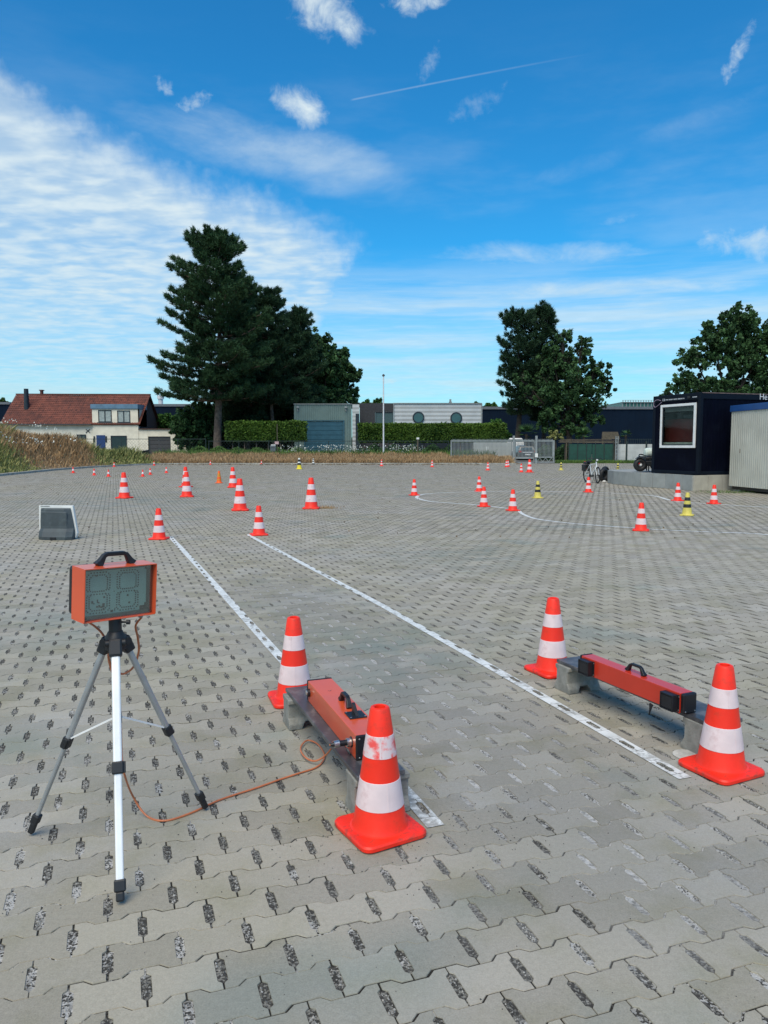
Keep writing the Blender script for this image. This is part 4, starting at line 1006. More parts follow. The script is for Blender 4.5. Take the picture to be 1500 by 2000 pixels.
def handle(parent, c, span, ht, r=.009, along='y', name='handle', mt=M_BPL):
    """bridge handle with flared feet"""
    s_ = span / 2; pts = [(-s_, 0), (-s_ + .012, ht * .35), (-s_ + .024, ht * .86), (-s_ + .036, ht), (s_ - .036, ht), (s_ - .024, ht * .86), (s_ - .012, ht * .35), (s_, 0)]
    f_ = (lambda a, z: (c[0], c[1] + a, c[2] + z)) if along == 'y' else (lambda a, z: (c[0] + a, c[1], c[2] + z))
    m = MB(); wid = r * 2.1
    P_ = [Vector(f_(a, z)) for a, z in pts]; side = Vector((1, 0, 0)) if along == 'y' else Vector((0, 1, 0))
    hw = [r * 1.5, r * 1.15, r, r, r, r, r * 1.15, r * 1.5]; th = [r * 1.5, r * 1.1, r * .75, r * .75, r * .75, r * .75, r * 1.1, r * 1.5]
    rings = []
    for i, p in enumerate(P_):
        dd = (P_[min(i + 1, 7)] - P_[max(i - 1, 0)]).normalized(); nn = side.cross(dd).normalized()
        rings += [p + side * hw[i] * sx + nn * th[i] * sn for sx, sn in ((-1, -1), (1, -1), (1, 1), (-1, 1))]
    fs = [(k * 4 + j, k * 4 + (j + 1) % 4, k * 4 + 4 + (j + 1) % 4, k * 4 + 4 + j) for k in range(7) for j in range(4)] + [(3, 2, 1, 0), (28, 29, 30, 31)]
    m.add(rings, fs); return m.build(name, mt, parent, bevel=.003)
def screws(parent, pts, axis, r=.0035):
    for p in pts:
        m = MB(); m.M = Matrix.Translation(p) @ {'x': Matrix.Rotation(R(90), 4, 'Y'), 'y': Matrix.Rotation(R(90), 4, 'X'), 'z': Matrix()}[axis]
        m.lathe([(r, -.001), (r, .0012), (r * .6, .002)], 8).build('screw', M_STEEL, parent)

# left light barrier (orange)
def barrier_left():
    L, Wd, Hh = .83, .128, .105
    back = Vector((-.40, 3.885)); front = Vector((-.114, 3.105)); d = (back - front).normalized(); rg = Vector((d.y, -d.x)); c = (back + front) / 2 + rg * Wd / 2
    E = empty('light_barrier', (c.x, c.y, BH + BT + .0025), 'orange light barrier box with cable plugged in, on the left board', 'light barrier', rz=math.atan2(d.y, d.x) - R(90))
    MB().bb((-Wd / 2, -L / 2 + .014, 0), (Wd / 2, L / 2 - .014, Hh)).build('housing', M_CASE, E, bevel=.0025)
    for s_ in (-1, 1):
        o = MB().bb((-Wd / 2 - .003, s_ * L / 2 - s_ * .0135, -.0015 + .001), (Wd / 2 + .003, s_ * L / 2, Hh + .003)).build('end_cap', M_BPL, E, bevel=.006)
        screws(E, [(x * (Wd / 2 - .012), s_ * (L / 2 + .0003), z) for x in (-1, 1) for z in (.012, Hh - .012)], 'y')
    handle(E, (0.012, -.01, Hh), .13, .045, .010, 'y')
    # rubber carry bracket plate with fin
    p = MB(); p.bb((-.030, -.215, Hh), (.052, -.125, Hh + .006)); pl = p.build('bracket', M_BPL, E, bevel=.003)
    q = MB(); q.prism([(-.140, Hh + .006), (-.200, Hh + .006), (-.150, Hh + .048), (-.138, Hh + .050)][::-1], .002, .016, 'x'); q.build('fin', M_BPL, pl)
    screws(pl, [(x, y, Hh + .0062) for x in (-.022, .044) for y in (-.207, -.133)], 'z', .004)
    # sockets on the left side
    for y, mt in ((L / 2 - .045, M_CHROME),):
        m = MB(); m.M = Matrix.Translation((-Wd / 2, y, .052)) @ Matrix.Rotation(R(-90), 4, 'Y'); m.lathe([(.021, 0), (.021, .012), (.017, .014)], 18).build('socket', M_BPL, E, smooth=True)
        m = MB(); m.M = Matrix.Translation((-Wd / 2 - .0142, y, .052)) @ Matrix.Rotation(R(-90), 4, 'Y'); m.lathe([(.0145, 0), (.0145, .004), (.010, .006)], 16).build('socket_cover', mt, E, smooth=True)
    y = -L / 2 + .075; x = -Wd / 2
    def cyl(r0, r1, a, b, mt, nm):
        m = MB(); m.M = Matrix.Translation((x, y, .055)) @ Matrix.Rotation(R(-90), 4, 'Y'); m.lathe([(r0, a), (r1, b)], 16).build(nm, mt, E, smooth=True)
    cyl(.024, .022, 0, .004, M_BPL, 'socket'); cyl(.019, .019, .004, .022, M_CHROME, 'plug_ring'); cyl(.0125, .0125, .022, .055, M_BPL, 'plug_body'); cyl(.0155, .0145, .055, .078, M_CHROME, 'plug_nut'); cyl(.011, .006, .078, .094, M_BPL, 'plug_gland')
    m = MB(); m.M = Matrix.Translation((x - .02, y - .012, .018)) @ Matrix.Rotation(R(65), 4, 'Y'); m.lathe([(.016, 0), (.018, .006), (.012, .007), (.011, .003)], 16).build('dust_cap', mat('grey_cap', (0.06, 0.065, 0.07), 0.5), E, smooth=True)
    m = MB(); 
    for (a0, b0) in ((0, 0), (.006, -.006), (.013, .003)): m.bb((-.012 + a0, .205 + b0, Hh + .0003), (-.006 + a0, .209 + b0, Hh + .0006))
    m.build('mark', M_BPL, E)
    return E, Vector((x - .094, y, .055))
EL, plug = barrier_left()
bpy.context.view_layer.update()
plug_w = Matrix.Translation(EL.location) @ Matrix.Rotation(EL.rotation_euler.z, 4, 'Z') @ plug
def barrier_right():
    L, Wd, Hh = .80, .082, .100
    back = Vector((1.150, 4.385)); front = Vector((1.478, 3.655)); d = (back - front).normalized(); rg = Vector((d.y, -d.x)); c = (back + front) / 2 + rg * Wd / 2
    E = empty('light_barrier', (c.x, c.y, BH + BT + .0025), 'narrow red light barrier with black lens hoods, on the right board', 'light barrier', rz=math.atan2(d.y, d.x) - R(90))
    MB().bb((-Wd / 2, -L / 2 + .030, 0), (Wd / 2, L / 2 - .014, Hh)).build('housing', M_CASER, E, bevel=.0025)
    MB().bb((-Wd / 2 - .003, L / 2 - .0135, -.0015 + .001), (Wd / 2 + .003, L / 2, Hh + .003)).build('end_cap', M_BPL, E, bevel=.006)
    MB().bb((-Wd / 2 + .0, -L / 2 + .003, -.0005), (Wd / 2 + .003, -L / 2 + .0295, Hh + .002)).build('end_cap', M_BPL, E, bevel=.008)
    screws(E, [(x * (Wd / 2 - .010), -L / 2 + .003, z) for x in (-1, 1) for z in (.012,)], 'y', .004)
    handle(E, (0.0, -.015, Hh), .13, .042, .009, 'y')
    for y0, y1, nm in ((L / 2 - .120, L / 2 - .032, 'lens_hood'), (-L / 2 + .040, -L / 2 + .126, 'lens_hood')):
        m = MB(); x1 = -Wd / 2 - .0003; x0 = x1 - .040
        m.bb((x0, y0, .006), (x1, y0 + .006, .090)); m.bb((x0, y1 - .006, .006), (x1, y1, .090)); m.bb((x0, y0 + .0061, .084), (x1, y1 - .0061, .090)); m.bb((x0, y0 + .0061, .006), (x1, y1 - .0061, .012)); m.bb((x0 + .006, y0 + .0061, .0121), (x0 + .012, y1 - .0061, .0839))
        m.bb((x1 - .004, y0 - .010, .004), (x1, y0 - .0001, .092))
        h_ = m.build(nm, M_BPL, E, bevel=.003)
        MB().box((x0 + .003, (y0 + y1) / 2, .048), (.002, (y1 - y0) * .8, .06)).build('lens', M_BPL, h_)
        screws(h_, [(x1 - .0045, y0 - .006, z) for z in (.014, .082)], 'x', .004)
    m = MB(); m.prism([(-.255, .015), (-.235, .02), (-.232, -.045)], -Wd / 2 - .068, -Wd / 2 - .062, 'x'); m.build('loose_flap', M_BPL, E)
    m = MB(); m.bb((-Wd / 2 - .003, -L / 2 + .0297, -.0002), (-Wd / 2 - .0005, -L / 2 + .036, Hh)); m.build('edge_strip', M_CASER, E)
barrier_right()

# white disc under the near right cone
m = MB(); m.lathe([(.066, 0), (.066, .003), (.064, .0035)], 28); o = m.build('disc', mat('white_disc', (0.50, 0.49, 0.45), 0.7, 0.1, 20, dirt=((0.2, 0.19, 0.16), 30.0, 0.55, 0.7)), smooth=True); o.location = (1.475, 3.60, .002)
tag(o, 'flat dirty white disc on the paving half under the near right cone', 'disc')

# ================================================================== TRIPOD AND LED DISPLAY
AP = Vector((-.985, 2.75, .80))
feet = [Vector((-.865, 2.384, 0)), Vector((-1.367, 2.834, 0)), Vector((-.737, 3.038, 0))]
def tripod():
    E = empty('tripod', (AP.x, AP.y, 0), 'silver tripod with black clamps and three spread legs under the LED display', 'tripod')
    o = Vector((AP.x, AP.y, 0))
    def T(z0, prof, nm, mt=M_BPM, n=20, off=(0, 0)): return MB().lathe([(r, z) for r, z in prof], n, (off[0], off[1], z0)).build(nm, mt, E, smooth=True)
    T(.79, [(.020, -.04), (.038, -.03), (.042, 0), (.040, .012), (.030, .028), (.026, .036)], 'hub')
    T(.826, [(.023, 0), (.023, .045), (.021, .053)], 'neck')
    m = MB(); m.M = Matrix.Translation((.026, -.012, .862)) @ Matrix.Rotation(R(90), 4, 'Y'); m.lathe([(.004, 0), (.004, .018), (.009, .02), (.009, .032)], 12).build('clamp_knob', M_BPM, E, smooth=True)
    T(.42, [(.0075, 0), (.0075, .34)], 'centre_column', M_ALUG, 12)
    br_z = .50
    T(br_z - .02, [(.014, 0), (.014, .035)], 'column_collar', M_BPM, 12)
    targs = [(1500, 1745), (1448, None), (1425, None)]
    for i, ft in enumerate(feet):
        d = (ft - o).normalized(); top = d * .034 + Vector((0, 0, .785)); foot = (ft - o) + Vector((0, 0, .012)); v = foot - top
        def pt(t): return top + v * t
        def t_at(yp):
            lo, hi = 0, 1
            for _ in range(30):
                mi = (lo + hi) / 2
                if PX(pt(mi) + o)[1] < yp: lo = mi
                else: hi = mi
            return lo
        tm = t_at((1498, 1448, 1425)[i]); te = .955 if i == 0 else .935
        side = Vector((-d.y, d.x, 0))
        # knuckle at the head
        MB().beam(top - v * .02 + Vector((0, 0, .0)), top + v * .055, .046, .040, tuple(d)).build('knuckle', M_BPM, E, bevel=.008)
        m = MB(); m.tube([top + side * .034 - v * .005, top - side * .034 - v * .005], .014, 12).build('pivot', M_BPM, E, smooth=True)
        mt = M_ALU if i == 0 else M_ALUG  # front leg coloured as lit, the other two coloured as shaded
        leg = MB().beam(pt(.05), pt(tm), .030 if i == 0 else .024, .024 if i == 0 else .020, tuple(d)).build('leg', mt, E, bevel=.007, seg=3)
        MB().beam(pt(tm - .0 + .01), pt(te), .026 if i == 0 else .0185, .018 if i == 0 else .015, tuple(d)).build('lower_tube', mt, leg, bevel=.006, seg=3)
        hw = .040 if i == 0 else .032
        c_ = MB().beam(pt(tm - .022), pt(tm + .028), hw, .032, tuple(d)).build('clamp', M_BPM, leg, bevel=.005)
        MB().beam(pt(tm - .02) + side * hw * .55, pt(tm + .026) + side * hw * .55, .008, .020, tuple(d)).build('lever', M_BPM, leg, bevel=.002)
        MB().beam(pt(te - .035), pt(te + .01), hw * .95, .030, tuple(d)).build('clamp', M_BPM, leg, bevel=.005)
        MB().beam(pt(te + .008), pt(1.0), .027 if i == 0 else .022, .024, tuple(d)).build('rubber_foot', M_BPM, leg, bevel=.006)
        # brace to the centre column
        a = pt(tm - .02) - d * .012; b = d * .012 + Vector((0, 0, br_z))
        MB().beam(a, b, .013, .006).build('brace', M_ALU, E)
tripod()
def display():
    c = Vector((-.947, 2.72, .973))
    E = empty('led_display', c, 'orange cased two digit LED display with black carry handle on the tripod', 'display', rot=(.040, .037, R(47)))
    w_, h_, D = .279, .193, .098; t = .0035
    # case: tray with open front; hood walls slope a little at the bottom
    m = MB(); a, b = w_ / 2, h_ / 2
    m.bb((-a, 0, b - t), (a, D, b)); m.bb((-a, 0.004, -b), (a, D, -b + t)); m.bb((-a, 0, -b + t + .0002), (-a + t, D, b - t - .0002)); m.bb((a - t, 0, -b + t + .0002), (a, D, b - t - .0002)); m.bb((-a + t + .0002, D - t, -b + t + .0002), (a - t - .0002, D - .0002, b - t - .0002))
    m.build('housing', M_CASE, E, bevel=.0012)
    m = MB(); m.bb((-a + .004, D + .0005, -b + .012), (a - .004, D + .038, b - .004)); m.build('back_cover', M_BPL, E, bevel=.012, seg=3)
    y0 = .026
    # dark bezel frame
    m = MB(); q = .010
    m.bb((-a + t + .0005, y0, b - t - q), (a - t - .0005, y0 + .02, b - t - .0005)); m.bb((-a + t + .0005, y0, -b + t + .0005), (a - t - .0005, y0 + .02, -b + t + q + .004))
    m.bb((-a + t + .0005, y0, -b + t + q + .0041), (-a + t + q * .6, y0 + .02, b - t - q - .0001)); m.bb((a - t - q * 2.0, y0, -b + t + q + .0041), (a - t - .0005, y0 + .02, b - t - q - .0001))
    m.build('bezel', mat('dark_teal_bezel', (0.012, 0.028, 0.036), 0.35), E)
    x0, x1, z0, z1 = -a + t + q * .6, a - t - q * 2.0, -b + t + q + .0045, b - t - q
    # circuit panel with notched corners
    n_ = .016; pl = [(x0, z0 + n_ * .4), (x0 + n_ * .4, z0), (x1 - n_ * 1.6, z0), (x1 - n_ * 1.6, z0 + n_), (x1 - n_ * .4, z0 + n_), (x1 - n_ * .4, z0 + n_ * 1.6), (x1, z0 + n_ * 1.6), (x1, z1 - n_ * .6), (x1 - n_ * .5, z1 - n_ * .6), (x1 - n_ * .5, z1), (x0, z1)]
    m = MB(); m.prism(pl, y0 + .008, y0 + .012, 'y'); m.build('panel', M_PCB, E)
    MB().bb((x0, y0 + .014, z0), (x1, y0 + .018, z1)).build('backing', M_DWIN, E)
    # two dotted digits, each drawn by a double row of unlit LEDs
    def digit(cx_, wd, ht, zc):
        pts = []
        for off in (0, .0095):
            W2, H2 = wd / 2 - off, ht / 2 - off
            nh, nv = 6, 6
            for k in range(nh):
                x = -W2 * .66 + 2 * W2 * .66 * k / (nh - 1)
                pts += [(x, H2), (x, -H2)]
            for k in range(nh): 
                x = -W2 * .62 + 2 * W2 * .62 * k / (nh - 1); pts.append((x, (.005 if off else -.005)))
            for s_ in (-1, 1):
                for hf in (-1, 1):
                    for k in range(nv):
                        z = hf * (.014 + (H2 - .026) * k / (nv - 1)); pts.append((s_ * W2, z))
                pts += [(s_ * (W2 - .004), .008), (s_ * (W2 - .004), -.008), (s_ * (W2 - .005), H2 - .006), (s_ * (W2 - .005), -H2 + .006)]
        m = MB()
        for x, z in pts:
            m.M = Matrix.Translation((cx_ + x, y0 + .0077, zc + z)) @ Matrix.Rotation(R(90), 4, 'X'); m.lathe([(.0029, -.0002), (.0029, .0012), (.0014, .0022)], 6)
        m.build('digit', M_DOT, E)
    zc = (z0 + z1) / 2
    digit(x0 + .058, .086, .146, zc); digit(x0 + .171, .084, .146, zc)
    m = MB()
    for x, z, a_, b_ in ((.036, -.032, .006, .009), (.042, -.038, .004, .004), (.055, -.030, .004, .012), (.060, -.036, .005, .004), (.054, -.050, .006, .006), (.062, -.049, .006, .008), (.070, -.053, .007, .005), (.078, -.047, .008, .014), (.079, -.060, .005, .005), (.080, -.018, .006, .006), (.171, -.020, .006, .007), (.178, -.048, .006, .006), (.110, -.072, .009, .007), (.122, -.068, .002, .012), (.050, .062, .007, .004), (.118, .0, .003, .003)):
        m.bb((x0 + x - a_ / 2, y0 + .0055, zc + z - b_ / 2), (x0 + x + a_ / 2, y0 + .0078, zc + z + b_ / 2))
    m.build('chips', M_CHIP, E)
    for x, z in ((-a + t + .012, -b + t + .010), (a - t - .012, -b + t + .012)):
        m = MB(); m.M = Matrix.Translation((x, y0 - .001, z)) @ Matrix.Rotation(R(90), 4, 'X'); m.lathe([(.007, 0), (.007, .002), (.004, .004)], 14).build('screw', M_BPM, E, smooth=True)
    MB().bb((-a + t + .001, y0 - .006, -b + t + .001), (a - t - .001, y0 - .004, b - t - .001)).build('cover_glass', M_CLEAR, E)
    handle(E, (.0, D * .55, b), .135, .040, .010, 'x')
    m = MB(); m.lathe([(.008, -.016), (.010, -.006), (.010, 0)], 12, (.105, D * .5, -b)).build('cable_gland', M_GALV, E, smooth=True)
    m = MB(); m.lathe([(.006, -.006), (.007, 0)], 12, (-.100, D * .7, -b)).build('cable_gland', M_GALV, E, smooth=True)
    return E
ED = display()
bpy.context.view_layer.update()
def cable():
    MW = ED.matrix_world; Ya = 2.80
    gl = MW @ Vector((.105, .0425, -.112)); gl2 = MW @ Vector((-.100, .06, -.102))
    a1 = [gl, A(265, 1222, 2.84), A(269, 1245, 2.86), A(271, 1272, 2.87), A(262, 1300, 2.87), A(250, 1312, 2.87), A(237, 1316, 2.86), A(222, 1306, 2.84), A(212, 1285, 2.82), A(214, 1268, 2.80), A(222, 1252, 2.80)]
    m = MB(); m.tube(smooth3(a1), .0042, 8); o = m.build('cable', M_CABLE, smooth=True)
    tag(o, 'short orange cable loop hanging behind the head of the tripod', 'cable')
    m = MB(); m.tube(smooth3([gl2, A(186, 1224, 2.78), A(200, 1238, 2.80), A(212, 1262, 2.82), A(212, 1285, 2.83), A(217, 1306, 2.85), A(232, 1350, 2.86), A(236, 1420, 2.84), A(238, 1480, 2.80), A(243, 1512, 2.76)] + [Vector((*G(q[0], q[1], q[2]),)) for q in ((258, 1552, .10), (285, 1592, .012), (320, 1603, .0062), (370, 1589, .0062), (430, 1562, .0062), (500, 1539, .0062), (548, 1522, .0062), (588, 1509, .0062), (615, 1500, .0062), (630, 1488, .0062), (633, 1472, .008), (620, 1453, .012), (601, 1446, .014), (589, 1456, .015), (588, 1468, .016), (600, 1482, .018), (617, 1486, .022), (636, 1475, .05), (648, 1460, .11), (654, 1448, .18))] + [plug_w], 7), .0042, 8)
    o = m.build('cable', M_CABLE, smooth=True); tag(o, 'long orange cable looping over the paving from tripod to left light barrier', 'cable')
cable()

# ================================================================== RUBBER BARRIER BLOCK on the left
def barrier_block():
    c = G(98, 1057); E = empty('kerb_block', (c.x + .0, c.y + .18, 0), 'dark grey rubber block edged in white standing on the paving at left', 'barrier block', rz=R(-4))
    # white rear shell, slightly leaning
    m = MB(); m.prism([(-.315, 0.02), (.30, .02), (.325, .10), (.262, .545), (-.305, .545)], .10, .16, 'y'); m.build('white_shell', M_WHT, E, bevel=.008)
    m = MB(); 
    for a, b, c_, d_ in ((-.305, .52, .262, .56),): m.add([(-.31, -.02 + .03, .52), (.262, .01, .545), (.262, .16, .56), (-.31, .16, .535)], [(0, 1, 2, 3)])
    # grey body: lower foot flares forward
    def ring(z, hw_l, hw_r, y): return [(-hw_l, y, z), (hw_r, y, z)]
    prof = [(0, .270, .280, -.06, .12), (.05, .274, .290, -.065, .12), (.13, .276, .292, -.03, .10), (.18, .276, .285, .012, .10), (.30, .276, .268, .02, .10), (.48, .272, .238, .04, .10), (.505, .265, .232, .05, .10)]
    V = []; 
    for z, l, r_, yf, yb in prof:
        V += [(-l, yb, z), (-l, yf + .06, z), (-l + .09, yf, z), (r_ - .09, yf, z), (r_, yf + .06, z), (r_, yb, z)]
    n = 6; fs = [(j * n + i, j * n + (i + 1) % n, (j + 1) * n + (i + 1) % n, (j + 1) * n + i) for j in range(len(prof) - 1) for i in range(n)] + [list(range(n))[::-1], [(len(prof) - 1) * n + i for i in range(n)]]
    MB().add(V, fs).build('body', M_RUB, E, bevel=.012)
    MB().prism([(-.20, .22), (.20, .22), (.20, .45), (-.24, .46)], .014, .045, 'y').build('pad', M_RUB, E, bevel=.02)
    MB().bb((-.05, -.075, -.0), (.05, -.04, .05)).build('notch_shade_block', M_BPM, E, bevel=.004)  # black block standing for the shade inside the notch
    m = MB()
    for k in range(7): m.bb((-.27 + k * .022, .092, .532), (-.255 + k * .022, .098, .540))
    m.build('print', M_BPM, E)
barrier_block()

# ================================================================== BICYCLE, TYRES, QUAD
def bicycle():
    fw = G(1167, 944.5); rw = G(1146, 942.0); v = (fw - rw); v.z = 0; v.normalize(); v = Vector((.16, -.987, 0)).normalized()
    c = (fw + rw) / 2
    E = empty('bicycle', (c.x, c.y, 0), 'white and black bicycle parked beside the platform facing the camera', 'bicycle', rz=math.atan2(v.y, v.x))
    r = .345; xf, xr = .53, -.53
    def wheel(x, steer=0.0):
        W = bpy.data.objects.new('wheel', None); COL.objects.link(W); W.parent = E; W.location = (x, 0, r); W.rotation_euler = (0, 0, steer)
        for nm, R0, rr, mt, n in (('tyre', r - .027, .027, M_TYRE, 8), ('rim', r - .06, .010, M_BPM, 6)):
            V, fs = [], []; K = 36
            for i in range(K):
                a = 2 * math.pi * i / K
                for j in range(n):
                    b = 2 * math.pi * j / n; q = R0 + rr * math.cos(b); V.append((q * math.cos(a), rr * math.sin(b), q * math.sin(a)))
            for i in range(K):
                for j in range(n): fs.append((i * n + j, i * n + (j + 1) % n, ((i + 1) % K) * n + (j + 1) % n, ((i + 1) % K) * n + j))
            MB().add(V, fs).build(nm, mt, W, smooth=True)
        m = MB()
        for i in range(14):
            a = 2 * math.pi * i / 14; m.tube([(0, .02 * (-1) ** i, 0), ((r - .06) * math.cos(a), 0, (r - .06) * math.sin(a))], .0025, 4)
        m.tube([(0, -.05, 0), (0, .05, 0)], .022, 10); m.build('spokes', M_BPM, W)
    wheel(xr); wheel(xf, R(-8))
    wm = mat('white_bicycle_paint', (0.60, 0.64, 0.66), 0.35, 0.05)
    m = MB(); bb, hd, st, ax = (-.08, 0, .30), (.37, 0, .80), (-.22, 0, .74), (xr, 0, r)
    m.tube([bb, (.40, 0, .68)], .032, 10); m.tube([st, hd], .020, 10); m.tube([bb, st], .020, 10)
    for s_ in (-1, 1): m.tube([(bb[0], s_ * .03, bb[2]), (ax[0], s_ * .06, ax[2])], .013, 8); m.tube([(st[0], s_ * .02, st[2]), (ax[0], s_ * .06, ax[2])], .011, 8)
    m.tube([(.41, 0, .66), (.35, 0, .88)], .026, 10); m.build('frame', wm, E, smooth=True)
    m = MB()
    for s_ in (-1, 1): m.tube([(.415, s_ * .055, .66), (xf, s_ * .055, r)], .017, 8)
    m.tube([(.415, -.06, .66), (.415, .06, .66)], .02, 8); m.build('fork', wm, E, smooth=True)
    m = MB(); m.tube(smooth3([(.24, -.31, 1.0), (.33, -.20, 1.02), (.36, -.05, .98), (.36, .05, .98), (.33, .20, 1.02), (.24, .31, 1.0)]), .014, 8); m.tube([(.35, 0, .88), (.355, 0, .99)], .018, 8); m.build('handlebar', M_BPM, E, smooth=True)
    MB().box((.43, 0, .95), (.05, .07, .06)).build('headlight', mat('lamp_white', (.75, .78, .8), .3), E, bevel=.01)
    m = MB(); m.prism([(-.38, -.07), (-.36, -.085), (-.2, -.04), (-.05, -.015), (-.05, .015), (-.2, .04), (-.36, .085), (-.38, .07)], .86, .92); m.tube([(-.24, 0, .74), (-.24, 0, .87)], .014, 8); m.build('saddle', M_BPM, E, bevel=.01)
    m = MB(); m.bb((-.80, -.02, .73), (-.30, .02, .75)); m.build('rack', M_BPM, E)
    for s_ in (-1, 1):
        m = MB(); m.prism([(-.74, .48), (-.46, .46), (-.40, .74), (-.76, .75)], s_ * .06, s_ * .15, 'y'); m.build('pannier', M_BPM, E, bevel=.03)
    m = MB(); m.bb((-.72, -.11, .76), (-.40, .11, .86)); m.build('bag', M_BPM, E, bevel=.04)
    m = MB(); m.tube([(-.08, -.09, .30), (-.06, .09, .30)], .05, 12); m.tube([(-.08, -.10, .30), (.06, -.10, .20)], .01, 6); m.tube([(-.08, .10, .30), (-.22, .10, .40)], .01, 6); m.build('crank', M_BPM, E)
    m = MB(); m.tube([(-.1, .06, .28), (-.16, .22, .01)], .009, 6); m.build('kickstand', M_BPM, E)
bicycle()
def torus(mb, R0, rr, K=40, n=12, sq=1.0):
    V, fs = [], []
    for i in range(K):
        a = 2 * math.pi * i / K
        for j in range(n):
            b = 2 * math.pi * j / n; q = R0 + rr * math.cos(b) * .8; V.append((q * math.cos(a), rr * sq * math.sin(b), q * math.sin(a)))
    for i in range(K):
        for j in range(n): fs.append((i * n + j, i * n + (j + 1) % n, ((i + 1) % K) * n + (j + 1) % n, ((i + 1) % K) * n + j))
    return mb.add(V, fs)
p_ = G(1187, 940)
m = MB(); torus(m, .25, .09, sq=1.1); o = m.build('tyre', M_TYRE, smooth=True); o.location = (p_.x - .02, p_.y + .25, .325); o.rotation_euler = (R(-10), 0, R(50)); tag(o, 'black tyre propped upright against the rounded end of the platform', 'tyre')
m = MB(); torus(m, .22, .085, sq=1.1); o = m.build('tyre', M_TYRE, smooth=True); o.location = (p_.x - .22, p_.y - .10, .29); o.rotation_euler = (R(8), 0, R(38)); tag(o, 'smaller black tyre standing between the bicycle and the platform', 'tyre')
m = MB(); m.add([(-.10, -.05, .01), (.02, -.06, .004), (.10, 0, .02), (.06, .07, .05), (-.04, .06, .035), (0, 0, .06)], [(0, 1, 5), (1, 2, 5), (2, 3, 5), (3, 4, 5), (4, 0, 5), (0, 4, 3, 2, 1)]); o = m.build('rag', M_WHT); o.location = (p_.x - .25, p_.y - .32, 0); tag(o, 'crumpled white scrap on the ground by the tyres', 'rag')
def quad():
    c = Vector((9.97, 29.25, .53)); E = empty('quad_bike', c, 'black quad bike with fat tyre and handlebar partly behind the dark container', 'quad bike', rz=R(-12))
    for x in (-.16, .62):
        W = bpy.data.objects.new('wheel', None); COL.objects.link(W); W.parent = E; W.location = (x, 0, .27); W.rotation_euler = (0, 0, R(12 if x < 0 else 0))
        m = MB(); torus(m, .165, .115, 32, 12, 1.0); m.build('tyre', M_TYRE, W, smooth=True)
        m = MB(); m.M = Matrix.Rotation(R(90), 4, 'X'); m.lathe([(.09, -.07), (.09, .07), (.04, .09)], 16).build('rim', M_DGREY, W)
        m = MB(); m.M = Matrix.Rotation(R(90), 4, 'X'); m.prism([(-.10, .02), (-.02, .04), (-.06, .11)], .072, .084, 'z'); m.build('reflector', M_TAIL, W)
        m = MB(); m.M = Matrix.Rotation(R(90), 4, 'X'); m.lathe([(.045, .091), (.02, .10)], 12).build('hub', M_WHT, W)
    for x in (.0, .60):
        m = MB(); torus(m, .17, .12, 32, 10, 1.1); W = m.build('rear_tyre', M_TYRE, E, smooth=True); W.location = (x, 1.15, .27)
    m = MB(); m.bb((.0, .1, .22), (.46, 1.25, .42)); m.build('chassis', M_BPM, E, bevel=.03)
    m = MB(); m.bb((.08, .45, .42), (.38, 1.15, .58)); m.build('seat', M_BPM, E, bevel=.05)
    m = MB(); m.tube(smooth3([(-.18, .32, .60), (-.15, .20, .66), (.05, .22, .62), (.23, .25, .60), (.41, .22, .62), (.61, .20, .66), (.64, .32, .60)]), .018, 8); m.tube([(.23, .25, .42), (.23, .25, .60)], .02, 8)
    m.tube(smooth3([(-.10, .20, .58), (-.20, .14, .62), (-.16, .10, .68), (-.02, .14, .66)]), .012, 6); m.build('handlebar', M_BPM, E, smooth=True)
    m = MB(); m.prism([(-.34, .50), (.02, .56), (.02, .60), (-.20, .60)], -.14, .16, 'y'); m.build('mudguard', M_BPM, E)
quad()
m = MB(); m.M = Matrix.Rotation(R(90), 4, 'Y'); m.lathe([(.02, -.45), (.14, -.44), (.20, -.38), (.21, 0), (.20, .38), (.14, .44), (.02, .45)], 20); o = m.build('tank', mat('white_tank', (.62, .70, .62), .4), smooth=True); o.location = (10.86, 30.6, 1.24); tag(o, 'white rounded tank on a stand sticking out behind the dark container', 'tank')
m = MB()
for x in (-.3, .3):
    for y in (-.12, .12): m.bb((x - .02, y - .02, -.50 - .21), (x + .02, y + .02, -.13))
m.bb((-.35, -.15, -.24), (.35, .15, -.205)); m.build('stand', M_BPM, o)

# ================================================================== FENCES, GATE, STREET FURNITURE
def mesh_fence(x0, x1, Y, zt, label, z0=.5, step=2.5):
    E = empty('wire_fence', (x0, Y, 0), label, 'fence')
    MB().beam((0, 0, zt), (x1 - x0, 0, zt), .05, .05).build('rail', M_DGALV, E)
    n = int((x1 - x0) / step)
    me = MB().tube([(0, 0, z0 - .3), (0, 0, zt + .05)], .035, 6).mesh('post', M_DGALV)
    for k in range(n + 1):
        o = link('post', me, E); o.location = ((x1 - x0) * k / n, 0, 0)
    # diagonal wire net as thin strips
    V, Fl = [], []; s_ = .30; hh = zt - z0; L = x1 - x0
    def strip(a, b):
        k = len(V); V.extend([(a[0] - .006, 0, a[1]), (a[0] + .006, 0, a[1]), (b[0] + .006, 0, b[1]), (b[0] - .006, 0, b[1])]); Fl.append((k, k + 1, k + 2, k + 3))
    for k in range(int(L / s_)):
        x = k * s_; strip((x, z0), (min(x + hh, L), z0 + min(hh, L - x))); strip((min(x + hh, L), z0), (x, z0 + min(hh, L - x)))
    o = link('wire_net', np_mesh('wire_net', np.array(V), np.array(Fl), M_DGALV), E); o['kind'] = 'stuff'
Yf = 70.0
mesh_fence(XA(128, 72), XA(402, 72), 72.0, ZA(857.5, 72), 'thin dark wire fence in front of the tiled house and big pine', .5)
